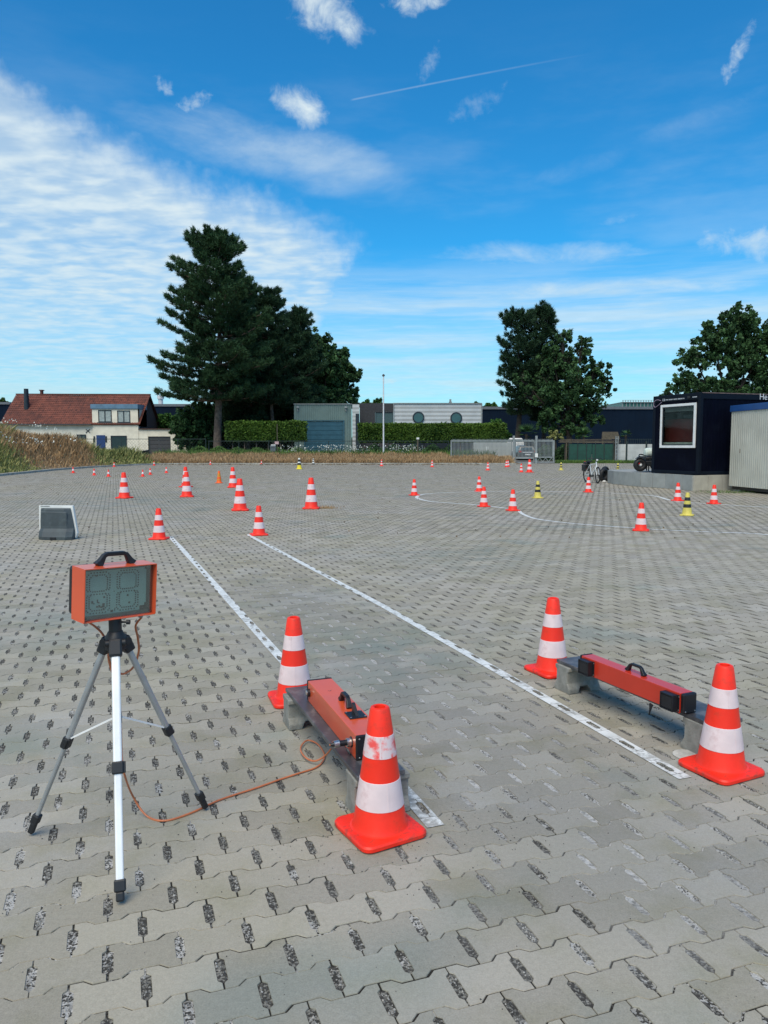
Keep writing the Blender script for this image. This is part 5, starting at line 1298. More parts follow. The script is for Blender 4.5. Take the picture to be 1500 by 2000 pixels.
mesh_fence(XA(408, Yf), XA(876, Yf), Yf, ZA(861.5, Yf), 'thin dark wire fence along the hedges and the workshop', .5)
def gate():
    Y = 67.3; X = lambda p: XA(p, Y); Z = lambda p: ZA(p, Y)
    barm = MB().box((0, 0, 0), (.038, .038, 1.0)).mesh('bar', M_GALV)
    def bars(E, x0, x1, z0, z1, n, ox):
        for k in range(n):
            o = link('bar', barm, E); o.location = (x0 + (x1 - x0) * (k + .5) / n - ox, 0, (z0 + z1) / 2); o.scale = (1, 1, z1 - z0)
    E = empty('sliding_gate', (X(880), Y, 0), 'long galvanised sliding gate panel with upright bars in front of the hedge', 'gate')
    ox = X(880)
    m = MB(); m.bb((0, -.04, Z(862.5)), (X(1000) - ox, .04, Z(860))); m.bb((0, -.04, Z(894)), (X(1000) - ox, .04, Z(891.5))); m.bb((0, -.03, Z(891.5)), (.09, .03, Z(862.5))); m.bb((X(1000) - ox - .09, -.03, Z(891.5)), (X(1000) - ox, .03, Z(862.5))); m.build('frame', M_GALV, E)
    bars(E, X(881.5), X(999), Z(891.5), Z(857.5), 46, ox)
    for i, (pa, pb, lab) in enumerate(((1000.5, 1004.5, 'thick galvanised gate post on the hedge side of the opening'), (1044.5, 1048.5, 'galvanised gate post with small white box fixed on it'))):
        P = empty('gate_post', (X((pa + pb) / 2), Y - .0, 0), lab, 'post', group='gate posts')
        hw = (X(pb) - X(pa)) / 2; MB().bb((-hw, -.25, -.05), (hw, -.09, Z(851))).build('post', M_GALV, P)
        if i: MB().bb((-.12, -.36, Z(893)), (.13, -.252, Z(885.5))).build('control_box', M_WHT, P)
    E = empty('swing_gate', (X(1005), Y, 0), 'galvanised gate leaf standing in the opening before the parked car', 'gate'); ox = X(1005)
    m = MB(); m.bb((0, -.04, Z(862.5)), (X(1044) - ox, .04, Z(859.8))); m.bb((0, -.05, Z(896)), (X(1044) - ox, .05, Z(892.5))); m.bb((0, -.05, Z(905)), (X(1044) - ox, .05, Z(903))); m.bb((0, -.05, Z(902.9)), (.1, .05, Z(896.1))); m.bb((X(1042) - ox, -.05, Z(902.9)), (X(1044) - ox, .05, Z(896.1))); m.bb((0, -.045, Z(892.5)), (.09, .045, Z(862.5))); m.bb((X(1042) - ox, -.045, Z(892.5)), (X(1044) - ox, .045, Z(862.5))); m.build('frame', M_GALV, E)
    bars(E, X(1006), X(1044), Z(892.5), Z(857.5), 14, ox)
    E = empty('gate_leaf', (X(1049), Y, 0), 'galvanised end panel of the gate with zigzag bracing at its foot', 'gate'); ox = X(1049); x1 = X(1083) - ox
    m = MB(); m.bb((0, -.04, Z(862.5)), (x1, .04, Z(860))); m.bb((0, -.04, Z(894)), (x1, .04, Z(892))); m.bb((0, -.04, Z(903.5)), (x1, .04, Z(902))); m.bb((x1 - .09, -.04, Z(901.9)), (x1, .04, Z(894.1))); m.bb((x1 - .16, -.05, Z(891.9)), (x1, .05, Z(862.6)))
    for k in range(3): a = x1 * k / 3; b = x1 * (k + 1) / 3; m.beam((a, 0, Z(901.8)), ((a + b) / 2, 0, Z(894.2)), .04, .04); m.beam(((a + b) / 2, 0, Z(894.2)), (b, 0, Z(901.8)), .04, .04)
    m.build('frame', M_GALV, E); bars(E, X(1050), X(1080), Z(892), Z(857.5), 12, ox)
gate()
def cabinet():
    Y = 69.3; X = lambda p: XA(p, Y); Z = lambda p: ZA(p, Y)
    E = empty('electric_cabinet', (X(925), Y, 0), 'pale grey double door cabinet behind the sliding gate', 'cabinet'); ox = X(925); x1 = X(998) - ox
    g = mat('cabinet_grey', (0.40, 0.42, 0.40), 0.6, 0.05, 1)
    MB().bb((0, 0.03, .05), (x1, .9, Z(864))).build('body', g, E)
    for a, b in ((0, .5), (.5, 1)): MB().bb((x1 * a + .02, -.01, .2), (x1 * b - .02, .028, Z(865))).build('door', g, E)
    m = MB(); 
    for s_ in (-.09, .06): m.bb((x1 / 2 - .45 + s_, -.03, Z(879)), (x1 / 2 - .45 + s_ + .05, -.0105, Z(872)))
    m.build('mark', M_WHT, E)
cabinet()
def lone(name, build, label, cat): o = build(); return tag(o, label, cat)
Yp = 68.5; E = empty('flagpole', (XA(749, Yp), Yp, 0), 'tall thin white flagpole in front of the hedge', 'flagpole')
MB().tube([(0, 0, .3), (0, 0, ZA(735, Yp))], .075, 12, .05).build('pole', M_POLE, E, smooth=True); MB().lathe([(.09, 0), (.13, .06), (.09, .16), (.02, .2)], 10, (0, 0, ZA(735, Yp))).build('finial', M_DGREY, E, smooth=True)
Yp = 69.0; E = empty('lamp_post', (XA(816, Yp), Yp, 0), 'short grey post with white lamp head before the hedge', 'lamp')
MB().tube([(0, 0, .3), (0, 0, ZA(858, Yp))], .07, 8).build('post', M_WOOD, E); MB().box((0, 0, ZA(856.5, Yp)), (.24, .2, .17)).build('lamp_head', M_WHT, E, bevel=.02)
Yp = 69.2; E = empty('letterbox', (XA(533.5, Yp), Yp, 0), 'grey letterbox with white top beside a wooden post', 'letterbox')
g = mat('letterbox_grey', (.10, .12, .13), .5); MB().box((0, 0, ZA(876.5, Yp)), (.50, .35, .55)).build('box', g, E, bevel=.02); MB().box((.03, -.02, ZA(869.8, Yp)), (.42, .3, .16)).build('newspaper_box', M_CORR, E, bevel=.02); m = MB(); m.bb((-.15, -.05, .3), (-.08, .05, ZA(882, Yp))); m.bb((.08, -.05, .3), (.15, .05, ZA(882, Yp))); m.build('leg', M_DGREY, E)
MB().box((0, -.18, ZA(874.5, Yp)), (.36, .01, .05)).build('slot', M_BPM, E)
E = empty('sign_post', (XA(542, Yp), Yp - .1, 0), 'small pale pink notice on a thin post by the letterbox', 'sign'); MB().tube([(0, 0, .3), (0, 0, ZA(828, Yp))], .035, 6).build('post', M_WOOD, E); MB().box((-.04, -.06, ZA(865, Yp)), (.36, .02, .24)).build('notice', mat('pink_notice', (.55, .38, .38), .7), E)
# green windbreak fence, wall, steel post
Y = 68.9; X = lambda p: XA(p, Y); Z = lambda p: ZA(p, Y)
E = empty('green_fence', (X(1111), Y, 0), 'dark green fabric covered fence right of the gate', 'fence'); ox = X(1111)
for a, b in ((1111, 1156), (1157, 1199)): MB().bb((X(a) - ox, 0, .05), (X(b) - ox, .04, Z(867 + (0 if a < 1150 else .6)))).build('panel', M_GFEN, E)
me = MB().bb((-.03, -.05, 0), (.03, -.005, Z(862))).mesh('post', M_DGALV)
for k in range(6): o = link('post', me, E); o.location = (X(1111 + k * 17.3) - ox, 0, 0)
MB().beam((0, -.03, Z(864)), (X(1199) - ox, -.03, Z(863)), .05, .06).build('rail', M_WOOD, E)
E = empty('steel_post', (X(1203), Y - .2, 0), 'tall lattice steel post between green fence and white wall', 'post')
m = MB(); m.bb((-.12, -.05, -.05), (-.05, .05, Z(852))); m.bb((.07, -.05, -.05), (.14, .05, Z(852)))
for k in range(7): m.bb((-.05, -.03, .2 + k * .33), (.07, .03, .26 + k * .33))
m.build('frame', M_GALV, E)
E = empty('concrete_wall', (X(1206), Y + .1, 0), 'pale stained concrete panel wall left of the container', 'wall'); ox = X(1206)
for a, b in ((1206, 1223.5), (1225.5, 1262), (1264, 1310)): MB().bb((X(a) - ox, 0, -.05), (X(b) - ox, .12, Z(867.5))).build('panel', M_CWALL, E)
for a in (1224.5, 1263): MB().bb((X(a) - .07 - ox, -.05, -.05), (X(a) + .07 - ox, .15, Z(862))).build('post', M_DGALV, E)
m = MB(); m.beam((0, .05, Z(858)), (X(1300) - ox, .05, Z(858)), .03, .03)
for k in range(26): m.bb((X(1206 + k * 3.6) - ox, .03, Z(867.4)), (X(1206 + k * 3.6) - ox + .03, .06, Z(857)))
m.build('railing', M_DGALV, E)
# pergola roof / playhouse behind
Y = 76.0; X = lambda p: XA(p, Y); Z = lambda p: ZA(p, Y)
E = empty('wooden_shelter', (X(1190), Y, 0), 'small wooden shelter with a sloping plank roof above the green fence', 'shelter')
m = MB()
for k in range(7): m.beam((-.95 + k * .03, -.6 + k * .08, Z(857) + k * .105), (.85 - k * .01, -.6 + k * .08, Z(857) + k * .105), .05, .11)
m.build('roof', M_WOOD, E); m = MB()
for x in (-.8, .75): m.bb((x - .06, -.5, .3), (x + .06, -.4, Z(852)))
m.build('post', M_WOOD, E)
E = empty('plank_pile', (X(1140), 73, 0), 'pile of weathered planks above the green fence', 'planks')
for k in range(4): MB().beam((-3.2 + rnd.uniform(-.3, .3), rnd.uniform(-.3, .3), 1.9 + k * .08), (2.6 + rnd.uniform(-.8, .3), rnd.uniform(-.3, .3), 1.94 + k * .08 + rnd.uniform(-.1, .1)), .25, .06).build('plank', M_WOOD, E)
m = MB()
for x in (-2.5, 2.2): m.bb((x - .05, -.3, .1), (x + .05, .3, 1.85))
m.build('support', M_WOOD, E)
# car behind the gate
def car():
    Y = 74.0; c = XA(1030, Y); zg = float(terrain_h(c, Y)) + .03
    E = empty('parked_car', (c, Y, zg), 'dark grey hatchback parked behind the steel gate, its tail towards the yard', 'car')
    sec = [(-.2, .32, .86, .30, .75), (0, .35, .90, .25, .98), (.25, .36, .90, .25, 1.0), (.5, .70, .88, .25, 1.38), (.9, .72, .88, .25, 1.47), (2.0, .72, .9, .25, 1.48), (2.8, .66, .9, .25, 1.30), (3.2, .5, .9, .25, 1.02), (4.1, .4, .86, .25, .80), (4.3, .3, .75, .32, .6)]
    V, fs = [], []
    for y, rw, bw, zb, zt in sec:
        sh = min(zt, .98); rw_ = .64 if zt > 1.1 else bw * .92
        V += [(-bw * .96, y, zb), (-bw, y, .6), (-bw * .97, y, sh), (-rw_, y, zt), (rw_, y, zt), (bw * .97, y, sh), (bw, y, .6), (bw * .96, y, zb)]
    n = 8
    for j in range(len(sec) - 1):
        for i in range(n): fs.append((j * n + i, j * n + (i + 1) % n, (j + 1) * n + (i + 1) % n, (j + 1) * n + i))
    fs += [list(range(n))[::-1], [(len(sec) - 1) * n + i for i in range(n)]]
    MB().add(V, fs).build('body', M_CARP, E, smooth=True, bevel=.03)
    MB().add([(-.60, .235, 1.02), (.60, .235, 1.02), (.52, .48, 1.34), (-.52, .48, 1.34)], [(0, 1, 2, 3)]).build('rear_window', M_GLASS, E)
    for s_ in (-1, 1): MB().box((s_ * .70, -.16, .88), (.28, .12, .14)).build('tail_light', M_TAIL, E, bevel=.02)
    MB().box((0, -.22, .80), (1.0, .02, .06)).build('chrome_strip', M_WFR, E); MB().box((0, -.22, .60), (.52, .02, .11)).build('number_plate', M_WFR, E)
    MB().box((0, -.19, .38), (1.6, .12, .2)).build('bumper', M_BPM, E, bevel=.03)
    for s_ in (-1, 1):
        for y in (.65, 3.35):
            m = MB(); m.M = Matrix.Translation((s_ * .80, y, .32)) @ Matrix.Rotation(R(90), 4, 'Y'); m.lathe([(.2, -.1), (.31, -.1), (.32, 0), (.31, .1), (.2, .1)], 20).build('wheel', M_TYRE, E)
car()
Y = 75.5
E = empty('parked_van', (XA(1002, 82), 82, .45), 'white vehicle roof just showing behind the gate post', 'van')
m = MB(); m.bb((-.9, 0, .3), (1.2, 3.6, 1.55)); m.bb((-.75, .15, 1.55), (1.05, 3.3, 1.95)); m.build('body', M_WFR, E, bevel=.12)
MB().bb((-.65, .05, 1.50), (.95, .13, 1.80)).build('rear_window', M_GLASS, E)
for s_ in (-.7, 1.0):
    m = MB(); m.M = Matrix.Translation((s_, .7, .3)) @ Matrix.Rotation(R(90), 4, 'Y'); m.lathe([(.3, -.1), (.3, .1)], 16).build('wheel', M_TYRE, E)
# tilted bin and orange netting
p = A(288, 880, 66.5); E = empty('waste_bin', (p.x, 66.5, float(terrain_h(p.x, 66.5)) - .05), 'black wheelie bin leaning over in the weeds by the garage', 'bin', rot=(R(4), R(-12), R(10)))
m = MB(); m.prism([(-.22, 0), (.22, 0), (.28, .85), (-.28, .85)], -.25, .25, 'y'); m.build('body', M_BPM, E, bevel=.03); MB().box((0, 0, .89), (.62, .6, .06)).build('lid', M_BPM, E, bevel=.02); MB().box((-.02, -.257, .32), (.12, .008, .26)).build('sticker', M_WHT, E)
def netting(x0, x1, y0, label, hgt=.18):
    V, Fl = [], []; n = int((x1 - x0) / .12)
    for k in range(n):
        x = x0 + k * .12; z = .08 + float(terrain_h(x, y0)) * .6 + hgt * abs(math.sin(k * .7)) + rnd.uniform(0, .05)
        for r in range(3):
            b = len(V); yy = y0 + r * .12 + rnd.uniform(-.03, .03); zz = z + r * .03
            V += [(x, yy, zz), (x + .10, yy + .02, zz + rnd.uniform(-.02, .04)), (x + .10, yy + .07, zz + .05), (x, yy + .05, zz + .05)]; Fl.append((b, b + 1, b + 2, b + 3))
    o = link('netting', np_mesh('netting', np.array(V), np.array(Fl), M_ONET)); return tag(o, label, 'netting')
netting(XA(308, 65.3), XA(338, 65.3), 65.3, 'orange plastic netting lying along the kerb by the garage', .06)
netting(XA(385, 65.3), XA(432, 65.3), 65.4, 'orange plastic netting bundled in the dry grass below the pine', .22)

# ================================================================== VEGETATION
def leafcloud(P_, size, n_, aspect=.55, up=None, tone=None, jit=.35, tri=False):
    """faces of random orientation at points P_ (n,3); returns V,F,tone"""
    N = len(P_); s_ = size * rng.uniform(.6, 1.4, N)
    a = rng.normal(size=(N, 3)); 
    if up is not None: a = a * (1 - up) + np.array([0, 0, 1.0]) * up
    a /= np.linalg.norm(a, axis=1)[:, None] + 1e-9
    b = np.cross(a, rng.normal(size=(N, 3))); b /= np.linalg.norm(b, axis=1)[:, None] + 1e-9
    u_ = a * s_[:, None] * .5; v_ = b * (s_ * aspect)[:, None] * .5
    if tri:
        V = np.stack([P_ - u_ * .2 - v_, P_ - u_ * .2 + v_, P_ + u_ * 2], 1); Fm = np.arange(N * 3).reshape(N, 3)
    else:
        V = np.stack([P_ - u_, P_ + v_ - u_ * .1, P_ + u_, P_ - v_ + u_ * .1], 1); Fm = np.arange(N * 4).reshape(N, 4)
    return V.reshape(-1, 3), Fm
def crown_obj(name, P_, size, m_, tones, parent, aspect=.55, up=None, tri=False):
    V, Fm = leafcloud(P_, size, 0, aspect, up, tri=tri)
    o = link(name, np_mesh(name, V, Fm, m_, np.clip(tones, 0, 1)), parent); return o
def trunk_mesh(mb, pts, r0, r1, n=8): mb.tube(pts, r0, n, r1)

def pine(px, Y, ytop, prof, label, cat='pine tree', trunk_r=.35, clear=6.0, dens=1.0, m_=M_PINE, lean=0.0, bark=M_BARK, seed=1, group=None, gaps=0.0):
    """prof: list of (fraction of height, radius)"""
    global rng
    rng = np.random.default_rng(seed); r_ = random.Random(seed)
    x0 = XA(px, Y); z0 = float(terrain_h(x0, Y)); H_ = ZA(ytop, Y) - z0
    E = empty('pine_tree', (x0, Y, z0), label, cat, group=group)
    hs = [p[0] for p in prof]; rs = [p[1] for p in prof]
    def ax(t): return Vector((lean * H_ * t + .25 * math.sin(t * 5 + seed), .2 * math.sin(t * 4 + 1), H_ * t))
    m = MB(); m.tube([ax(t) - Vector((ax(0).x, ax(0).y, 0.3 if t == 0 else 0)) for t in np.linspace(0, .98, 14)], trunk_r, 10, .04)
    o0 = ax(0)
    pts, dirs, tn = [], [], []
    z = clear
    while z < H_ * .99:
        t = z / H_; rad = float(np.interp(t, hs, rs)); nb = 5 if t < .8 else 4
        a0 = r_.random() * 6.28
        for k in range(nb):
            az_ = a0 + 6.283 * k / nb + r_.uniform(-.35, .35); L = rad * r_.uniform(.56, 1.15) * (1 + .12 * math.sin(3 * az_ + seed))
            if r_.random() < gaps: continue
            d = Vector((math.cos(az_), math.sin(az_), 0)); base = ax(t) - Vector((o0.x, o0.y, 0)); zz = base.z
            rise = -.10 * L if t < .5 else (.12 * L if t < .85 else .45 * L)
            bp = []
            for q in range(6):
                s_ = q / 5; bp.append(Vector((base.x, base.y, zz)) + d * L * s_ + Vector((0, 0, rise * s_ + .22 * L * s_ * s_ * (1 if t < .85 else .8))))
            m.tube(bp, .03 + .018 * L, 4, .012)
            ns = int((9 + 8 * L) * dens)
            for q in range(ns):
                s_ = r_.uniform(.22, 1.0) ** .8; i = min(4, int(s_ * 5)); f_ = s_ * 5 - i; p = bp[i].lerp(bp[i + 1], f_)
                lat = (1.05 - s_) * L * .55 + .12; off = Vector((-d.y, d.x, 0)) * r_.uniform(-lat, lat) + Vector((0, 0, r_.uniform(-.12, .30))) 
                pp = p + off; out_d = (d * .8 + off * .5 + Vector((0, 0, .75)))
                pts.append(pp); dirs.append(out_d.normalized()); tn.append(.25 + .55 * s_ * r_.uniform(.5, 1.0) + .15 * t)  # light painted in: needles paler towards branch tips and crown top
        z += (.42 + .25 * r_.random()) * (1 if t < .8 else .75)
    for k in range(int(10 * dens)):
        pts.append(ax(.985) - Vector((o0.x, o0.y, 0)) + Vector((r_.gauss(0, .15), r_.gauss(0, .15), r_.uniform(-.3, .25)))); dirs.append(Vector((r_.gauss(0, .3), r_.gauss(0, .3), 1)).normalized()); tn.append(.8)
    m.build('trunk', bark, E, smooth=True)
    P_ = np.array([tuple(p) for p in pts]); D_ = np.array([tuple(d) for d in dirs]); T_ = np.array(tn)
    K = 16; N = len(P_)
    A_ = D_[:, None, :] + rng.normal(0, .55, (N, K, 3)); A_ /= np.linalg.norm(A_, axis=2)[..., None]
    B_ = np.cross(A_, rng.normal(size=(N, K, 3))); B_ /= np.linalg.norm(B_, axis=2)[..., None]
    Ln = rng.uniform(.22, .48, (N, K, 1)); base = P_[:, None, :] + rng.normal(0, .06, (N, K, 3))
    V = np.stack([base - B_ * .035, base + B_ * .035, base + A_ * Ln], 2).reshape(-1, 3)
    T2 = np.repeat(T_, K) + rng.normal(0, .12, N * K)
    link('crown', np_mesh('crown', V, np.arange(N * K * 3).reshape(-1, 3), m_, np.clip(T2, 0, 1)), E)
    return E
def broad(px, Y, ytop, blobs, label, trunk_r=.25, n=14000, leaf=.30, m_=M_LEAF, seed=3, ybase=None, bark=M_BARKD, group=None, name='broadleaf_tree', cat='tree', forks=9):
    """blobs: list of (dx px, y px, radius px, depth offset m) relative to column px"""
    global rng
    rng = np.random.default_rng(seed); r_ = random.Random(seed)
    x0 = XA(px, Y); z0 = float(terrain_h(x0, Y)); E = empty(name, (x0, Y, z0), label, cat, group=group)
    k = Y / F; B = [(Vector((dx_ * k, dd, ZA(yy, Y) - z0)), rr * k) for dx_, yy, rr, dd in blobs]
    m = MB(); topz = max(b[0].z for b in B); low = min(b[0].z for b in B)
    tr = [Vector((0, 0, -.3)), Vector((.1, 0, low * .5)), Vector((-.05, 0, low * .9))]
    m.tube(smooth3(tr, 3), trunk_r, 8, trunk_r * .7)
    st_ = tr[-1]
    for c, rr in B:
        mid = st_.lerp(c, .5) + Vector((r_.uniform(-.3, .3), r_.uniform(-.3, .3), -.2)); m.tube(smooth3([st_, mid, c + Vector((0, 0, rr * .3))], 3), trunk_r * .38, 5, .03)
        for q in range(forks): 
            v = Vector((r_.gauss(0, 1), r_.gauss(0, 1), r_.gauss(.3, .8))).normalized() * rr * .85; m.tube([mid.lerp(c, .6), c + v * .5 + Vector((0, 0, .1)), c + v], .05, 4, .012)
    m.build('trunk', bark, E, smooth=True)
    # sub clumps then leaves
    tot = sum(b[1] ** 2 for b in B); P_, T_ = [], []
    for c, rr in B:
        nn = int(n * rr * rr / tot); ncl = max(8, int(nn / 46))
        v = rng.normal(size=(ncl, 3)); v /= np.linalg.norm(v, axis=1)[:, None]; rad = rr * rng.uniform(.15, 1.15, ncl) ** .7
        cc = np.array(c) + v * rad[:, None] * np.array([1, 1, .9]); cr = rng.uniform(.10, .27, ncl) * (rr ** .6) * 1.1
        per = nn // ncl
        q = rng.normal(size=(ncl, per, 3)); q /= np.linalg.norm(q, axis=2)[..., None]; q *= (rng.random((ncl, per, 1)) ** .45) * cr[:, None, None]
        P_.append((cc[:, None] + q).reshape(-1, 3)); T_.append((np.repeat(.2 + .5 * (rad / rr), per).reshape(ncl, per) + rng.normal(0, .15, (ncl, 1)) + q[..., 2] / cr[:, None] * .22).ravel())  # leaf colour carries light and shade: paler outside and on clump tops
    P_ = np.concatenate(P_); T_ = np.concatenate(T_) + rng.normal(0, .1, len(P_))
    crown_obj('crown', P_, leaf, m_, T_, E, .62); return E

GTk = 'trees behind the hedge on the left'
pine(424, 76, 460, [(.28, 5.9), (.36, 5.8), (.45, 5.5), (.55, 5.8), (.65, 5.2), (.75, 4.3), (.85, 3.4), (.93, 2.2), (1, .5)], 'tallest dark pine with bare grey trunk, left of the hedge', trunk_r=.42, clear=5.6, dens=2.0, seed=5)
pine(536, 82, 574, [(.2, 2.6), (.5, 3.2), (.7, 2.9), (.85, 2.2), (1, .5)], 'dark pine closely behind the right side of the tallest pine', trunk_r=.25, clear=5.5, dens=1.5, seed=8, m_=M_PINE2, group=GTk)
pine(583, 84, 608, [(.2, 3.0), (.5, 3.3), (.7, 2.9), (.85, 2.0), (1, .5)], 'slim dark pine second in the row behind the hedge', trunk_r=.22, clear=5.0, dens=1.5, seed=9, m_=M_PINE2, group=GTk)
pine(484, 84, 560, [(.2, 3.8), (.5, 3.6), (.7, 3.0), (.85, 2.0), (1, .5)], 'dark pine filling in behind the trunk of the tallest pine', trunk_r=.25, clear=2.5, dens=1.4, seed=12, m_=M_PINE2, group=GTk)
broad(622, 88, 640, [(0, 672, 30, 0), (-22, 715, 34, 1), (18, 715, 34, -1), (0, 765, 38, 0), (-30, 775, 30, 1), (30, 785, 28, 0), (-60, 770, 30, 1)], 'dark broadleaf tree between the pines and the workshop roof', n=26000, leaf=.34, seed=21, group=GTk)
broad(668, 90, 670, [(-6, 700, 26, 0), (12, 735, 28, 0), (-18, 760, 30, 0), (16, 775, 24, 0), (-36, 730, 26, 1)], 'broadleaf tree behind the workshop, lowest of the left trees', n=18000, leaf=.34, seed=22, group=GTk)
GU = 'dark undergrowth behind the left hedge'
broad(500, 86, 800, [(-80, 820, 34, 0), (-40, 800, 40, 1), (0, 815, 44, 0), (44, 800, 44, 0), (80, 815, 42, 1), (110, 800, 40, 1), (20, 850, 40, 0), (-50, 855, 36, 0), (90, 850, 36, 0), (-80, 872, 22, 0), (-40, 874, 24, 0), (0, 874, 24, 0), (40, 874, 24, 0), (80, 874, 24, 0), (115, 860, 30, 0)], 'dark undergrowth filling the gap above the left hedge', n=38000, leaf=.45, seed=23, name='undergrowth', cat='shrubs', m_=M_PINE2, forks=2)
broad(382, 80, 790, [(0, 820, 34, 0), (-22, 845, 26, 0), (20, 835, 28, 0), (0, 865, 28, 0), (24, 800, 22, 1)], 'dark bushy shrub left of the big pine trunk', n=16000, leaf=.34, seed=25, name='shrub', cat='shrub', forks=3)
broad(326, 92, 808, [(0, 825, 20, 0), (-16, 832, 14, 0), (14, 838, 18, 0)], 'fresh green bush above the flat garage roof', n=6000, leaf=.32, seed=26, m_=M_LEAF2, name='bush', cat='bush', forks=2)
pine(1008, 84, 612, [(.28, 1.6), (.45, 2.2), (.6, 2.9), (.75, 3.0), (.88, 2.2), (1, .6)], 'pine with dark leaning trunk, left of the pair beyond the gate', trunk_r=.34, clear=4.6, dens=1.3, seed=31, m_=M_PINE2, bark=M_BARKD, gaps=.12, group='pair of pines beyond the gate')
pine(1060, 86, 606, [(.2, 2.2), (.4, 2.8), (.6, 3.0), (.75, 2.8), (.88, 2.1), (1, .6)], 'pine rising behind the broad dark tree beyond the gate', trunk_r=.28, clear=4.0, dens=1.4, seed=32, m_=M_PINE2, bark=M_BARKD, gaps=.05, group='pair of pines beyond the gate')
broad(1110, 80, 655, [(22, 680, 24, 0), (-30, 690, 26, 1), (-12, 660, 20, 1), (0, 705, 36, 1), (48, 722, 30, 0), (66, 752, 24, 0), (12, 755, 46, 0), (-34, 740, 34, 1), (-30, 785, 38, 0), (30, 795, 42, 0), (0, 830, 34, 0), (-40, 825, 26, 0), (-75, 770, 20, 1), (-88, 740, 18, 1), (50, 815, 20, 0)], 'broad dark leafy tree beyond the gate hanging over the warehouse', n=32000, leaf=.30, seed=33, trunk_r=.35)
broad(1420, 56, 590, [(5, 630, 36, 0), (-38, 655, 34, 0), (-70, 700, 34, 0), (40, 645, 40, 1), (78, 670, 44, 0), (-10, 690, 40, 0), (30, 710, 46, 0), (-90, 748, 28, 0), (-50, 755, 34, 0), (0, 765, 36, 0), (85, 740, 44, 0), (50, 780, 34, 0), (-122, 770, 12, 0)], 'leafy tree rising behind the navy container', n=36000, leaf=.24, seed=34, trunk_r=.28)
GD = 'small distant treetops on the skyline'
for i, (px_, yy, rr, lab) in enumerate(((8, 781, 7, 'distant treetop past the left end of the tiled house'), (560, 789, 14, 'distant treetop just left of the workshop roof'), (716, 786, 9, 'distant treetop above the workshop and dark brick roofs'), (738, 785, 10, 'distant treetop just left of the flagpole'), (930, 789, 6, 'distant treetop at the right end of the office roof'), (956, 792, 11, 'distant treetop between the office and the pines'))):
    broad(px_, 140, yy - 5, [(0, yy + 3, rr, 0), (rr * .8, yy + 6, rr * .7, 0), (-rr * .9, yy + 7, rr * .6, 0)], lab, n=900, leaf=.6, seed=50 + i, m_=M_LEAF2, group=GD, name='distant_tree', forks=1)
# hedges
def hedge(x0p, x1p, yt, yb, Y, label, n, seed, stems=True, bush=False):
    global rng
    rng = np.random.default_rng(seed); x0, x1 = XA(x0p, Y), XA(x1p, Y); zt, zb = ZA(yt, Y), ZA(yb, Y)
    E = empty('hedge', ((x0 + x1) / 2, Y, 0), label, 'hedge', group='clipped hedges'); c = (x0 + x1) / 2; D = .8
    P_ = rng.random((n, 3)); face = rng.random(n)
    X_ = x0 + (x1 - x0) * P_[:, 0]; Y_ = P_[:, 1] * D; Z_ = zb + (zt - zb) * P_[:, 2]
    f = face < .60; Y_[f] = rng.uniform(-.10, .14, f.sum()); t_ = face > .82; Z_[t_] = zt + rng.normal(0, .07, t_.sum())
    Z_ += .10 * np.sin(X_ * 1.3) * (P_[:, 2] > .8); bulge = .12 * np.sin(X_ * 2.1 + 1) * np.sin(Z_ * 2.3); Y_ += bulge
    e = rng.random(n) < .04; X_[e] = np.where(rng.random(e.sum()) < .5, x0, x1) + rng.normal(0, .08, e.sum())
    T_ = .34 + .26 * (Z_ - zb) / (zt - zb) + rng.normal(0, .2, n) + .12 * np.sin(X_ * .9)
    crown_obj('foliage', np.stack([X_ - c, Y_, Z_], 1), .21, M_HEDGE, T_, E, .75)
    m = MB()
    for k in range(int((x1 - x0) / 1.15)): xx = x0 + .5 + k * 1.15 - c; m.tube([(xx, .3, .3), (xx + rnd.uniform(-.05, .05), .3, zb + .5)], .06, 5)
    m.build('stems', M_BARK, E)
    return E
hedge(443, 596, 826, 862, 73.5, 'clipped hedge on bare stems left of the roller door', 26000, 41)
hedge(703, 986, 830, 864, 74.0, 'long clipped hedge below the round windows', 46000, 42)
broad(972, 76.5, 818, [(0, 832, 14, 0), (-20, 838, 12, 0), (14, 845, 12, 0)], 'green bush bulging over the right end of the long hedge', n=5000, leaf=.26, seed=43, m_=M_LEAF2, name='bush', cat='bush', forks=2)
# shady plants beneath the hedges
def lowplants(x0p, x1p, Y, zt, n, m_, label, seed, name='ground_plants', size=.2):
    global rng
    rng = np.random.default_rng(seed); X_ = rng.uniform(XA(x0p, Y), XA(x1p, Y), n); Y_ = Y + rng.uniform(-.5, 1.2, n); base = terrain_h(X_, Y_)
    Z_ = base + rng.random(n) ** 1.3 * zt * (.6 + .4 * np.sin(X_ * 1.7) ** 2); V, Fm = leafcloud(np.stack([X_, Y_, Z_], 1), size, 0, .5)
    return tag(link(name, np_mesh(name, V, Fm, m_, np.clip(rng.random(n), 0, 1))), label, None, None, 'stuff')
lowplants(445, 600, 72.3, .9, 7000, M_WEEDG, 'shaded green plants beneath the left hedge', 61)
lowplants(703, 880, 72.5, 1.2, 12000, M_LEAF, 'dark shrubs beneath the long hedge', 62)
lowplants(376, 445, 72.5, 1.0, 3500, M_WEEDG, 'green weeds around the foot of the big pine', 63)
lowplants(1050, 1110, 74, 1.6, 4000, M_LEAF, 'dark shrubs behind the end of the gate', 64)
rng = np.random.default_rng(66); N = 26000; X_ = rng.uniform(-150, 150, N); Y_ = 150 + rng.random(N) * 4; Z_ = rng.random(N) * (3.4 + .7 * np.sin(X_ * .23) + .5 * np.sin(X_ * .71))
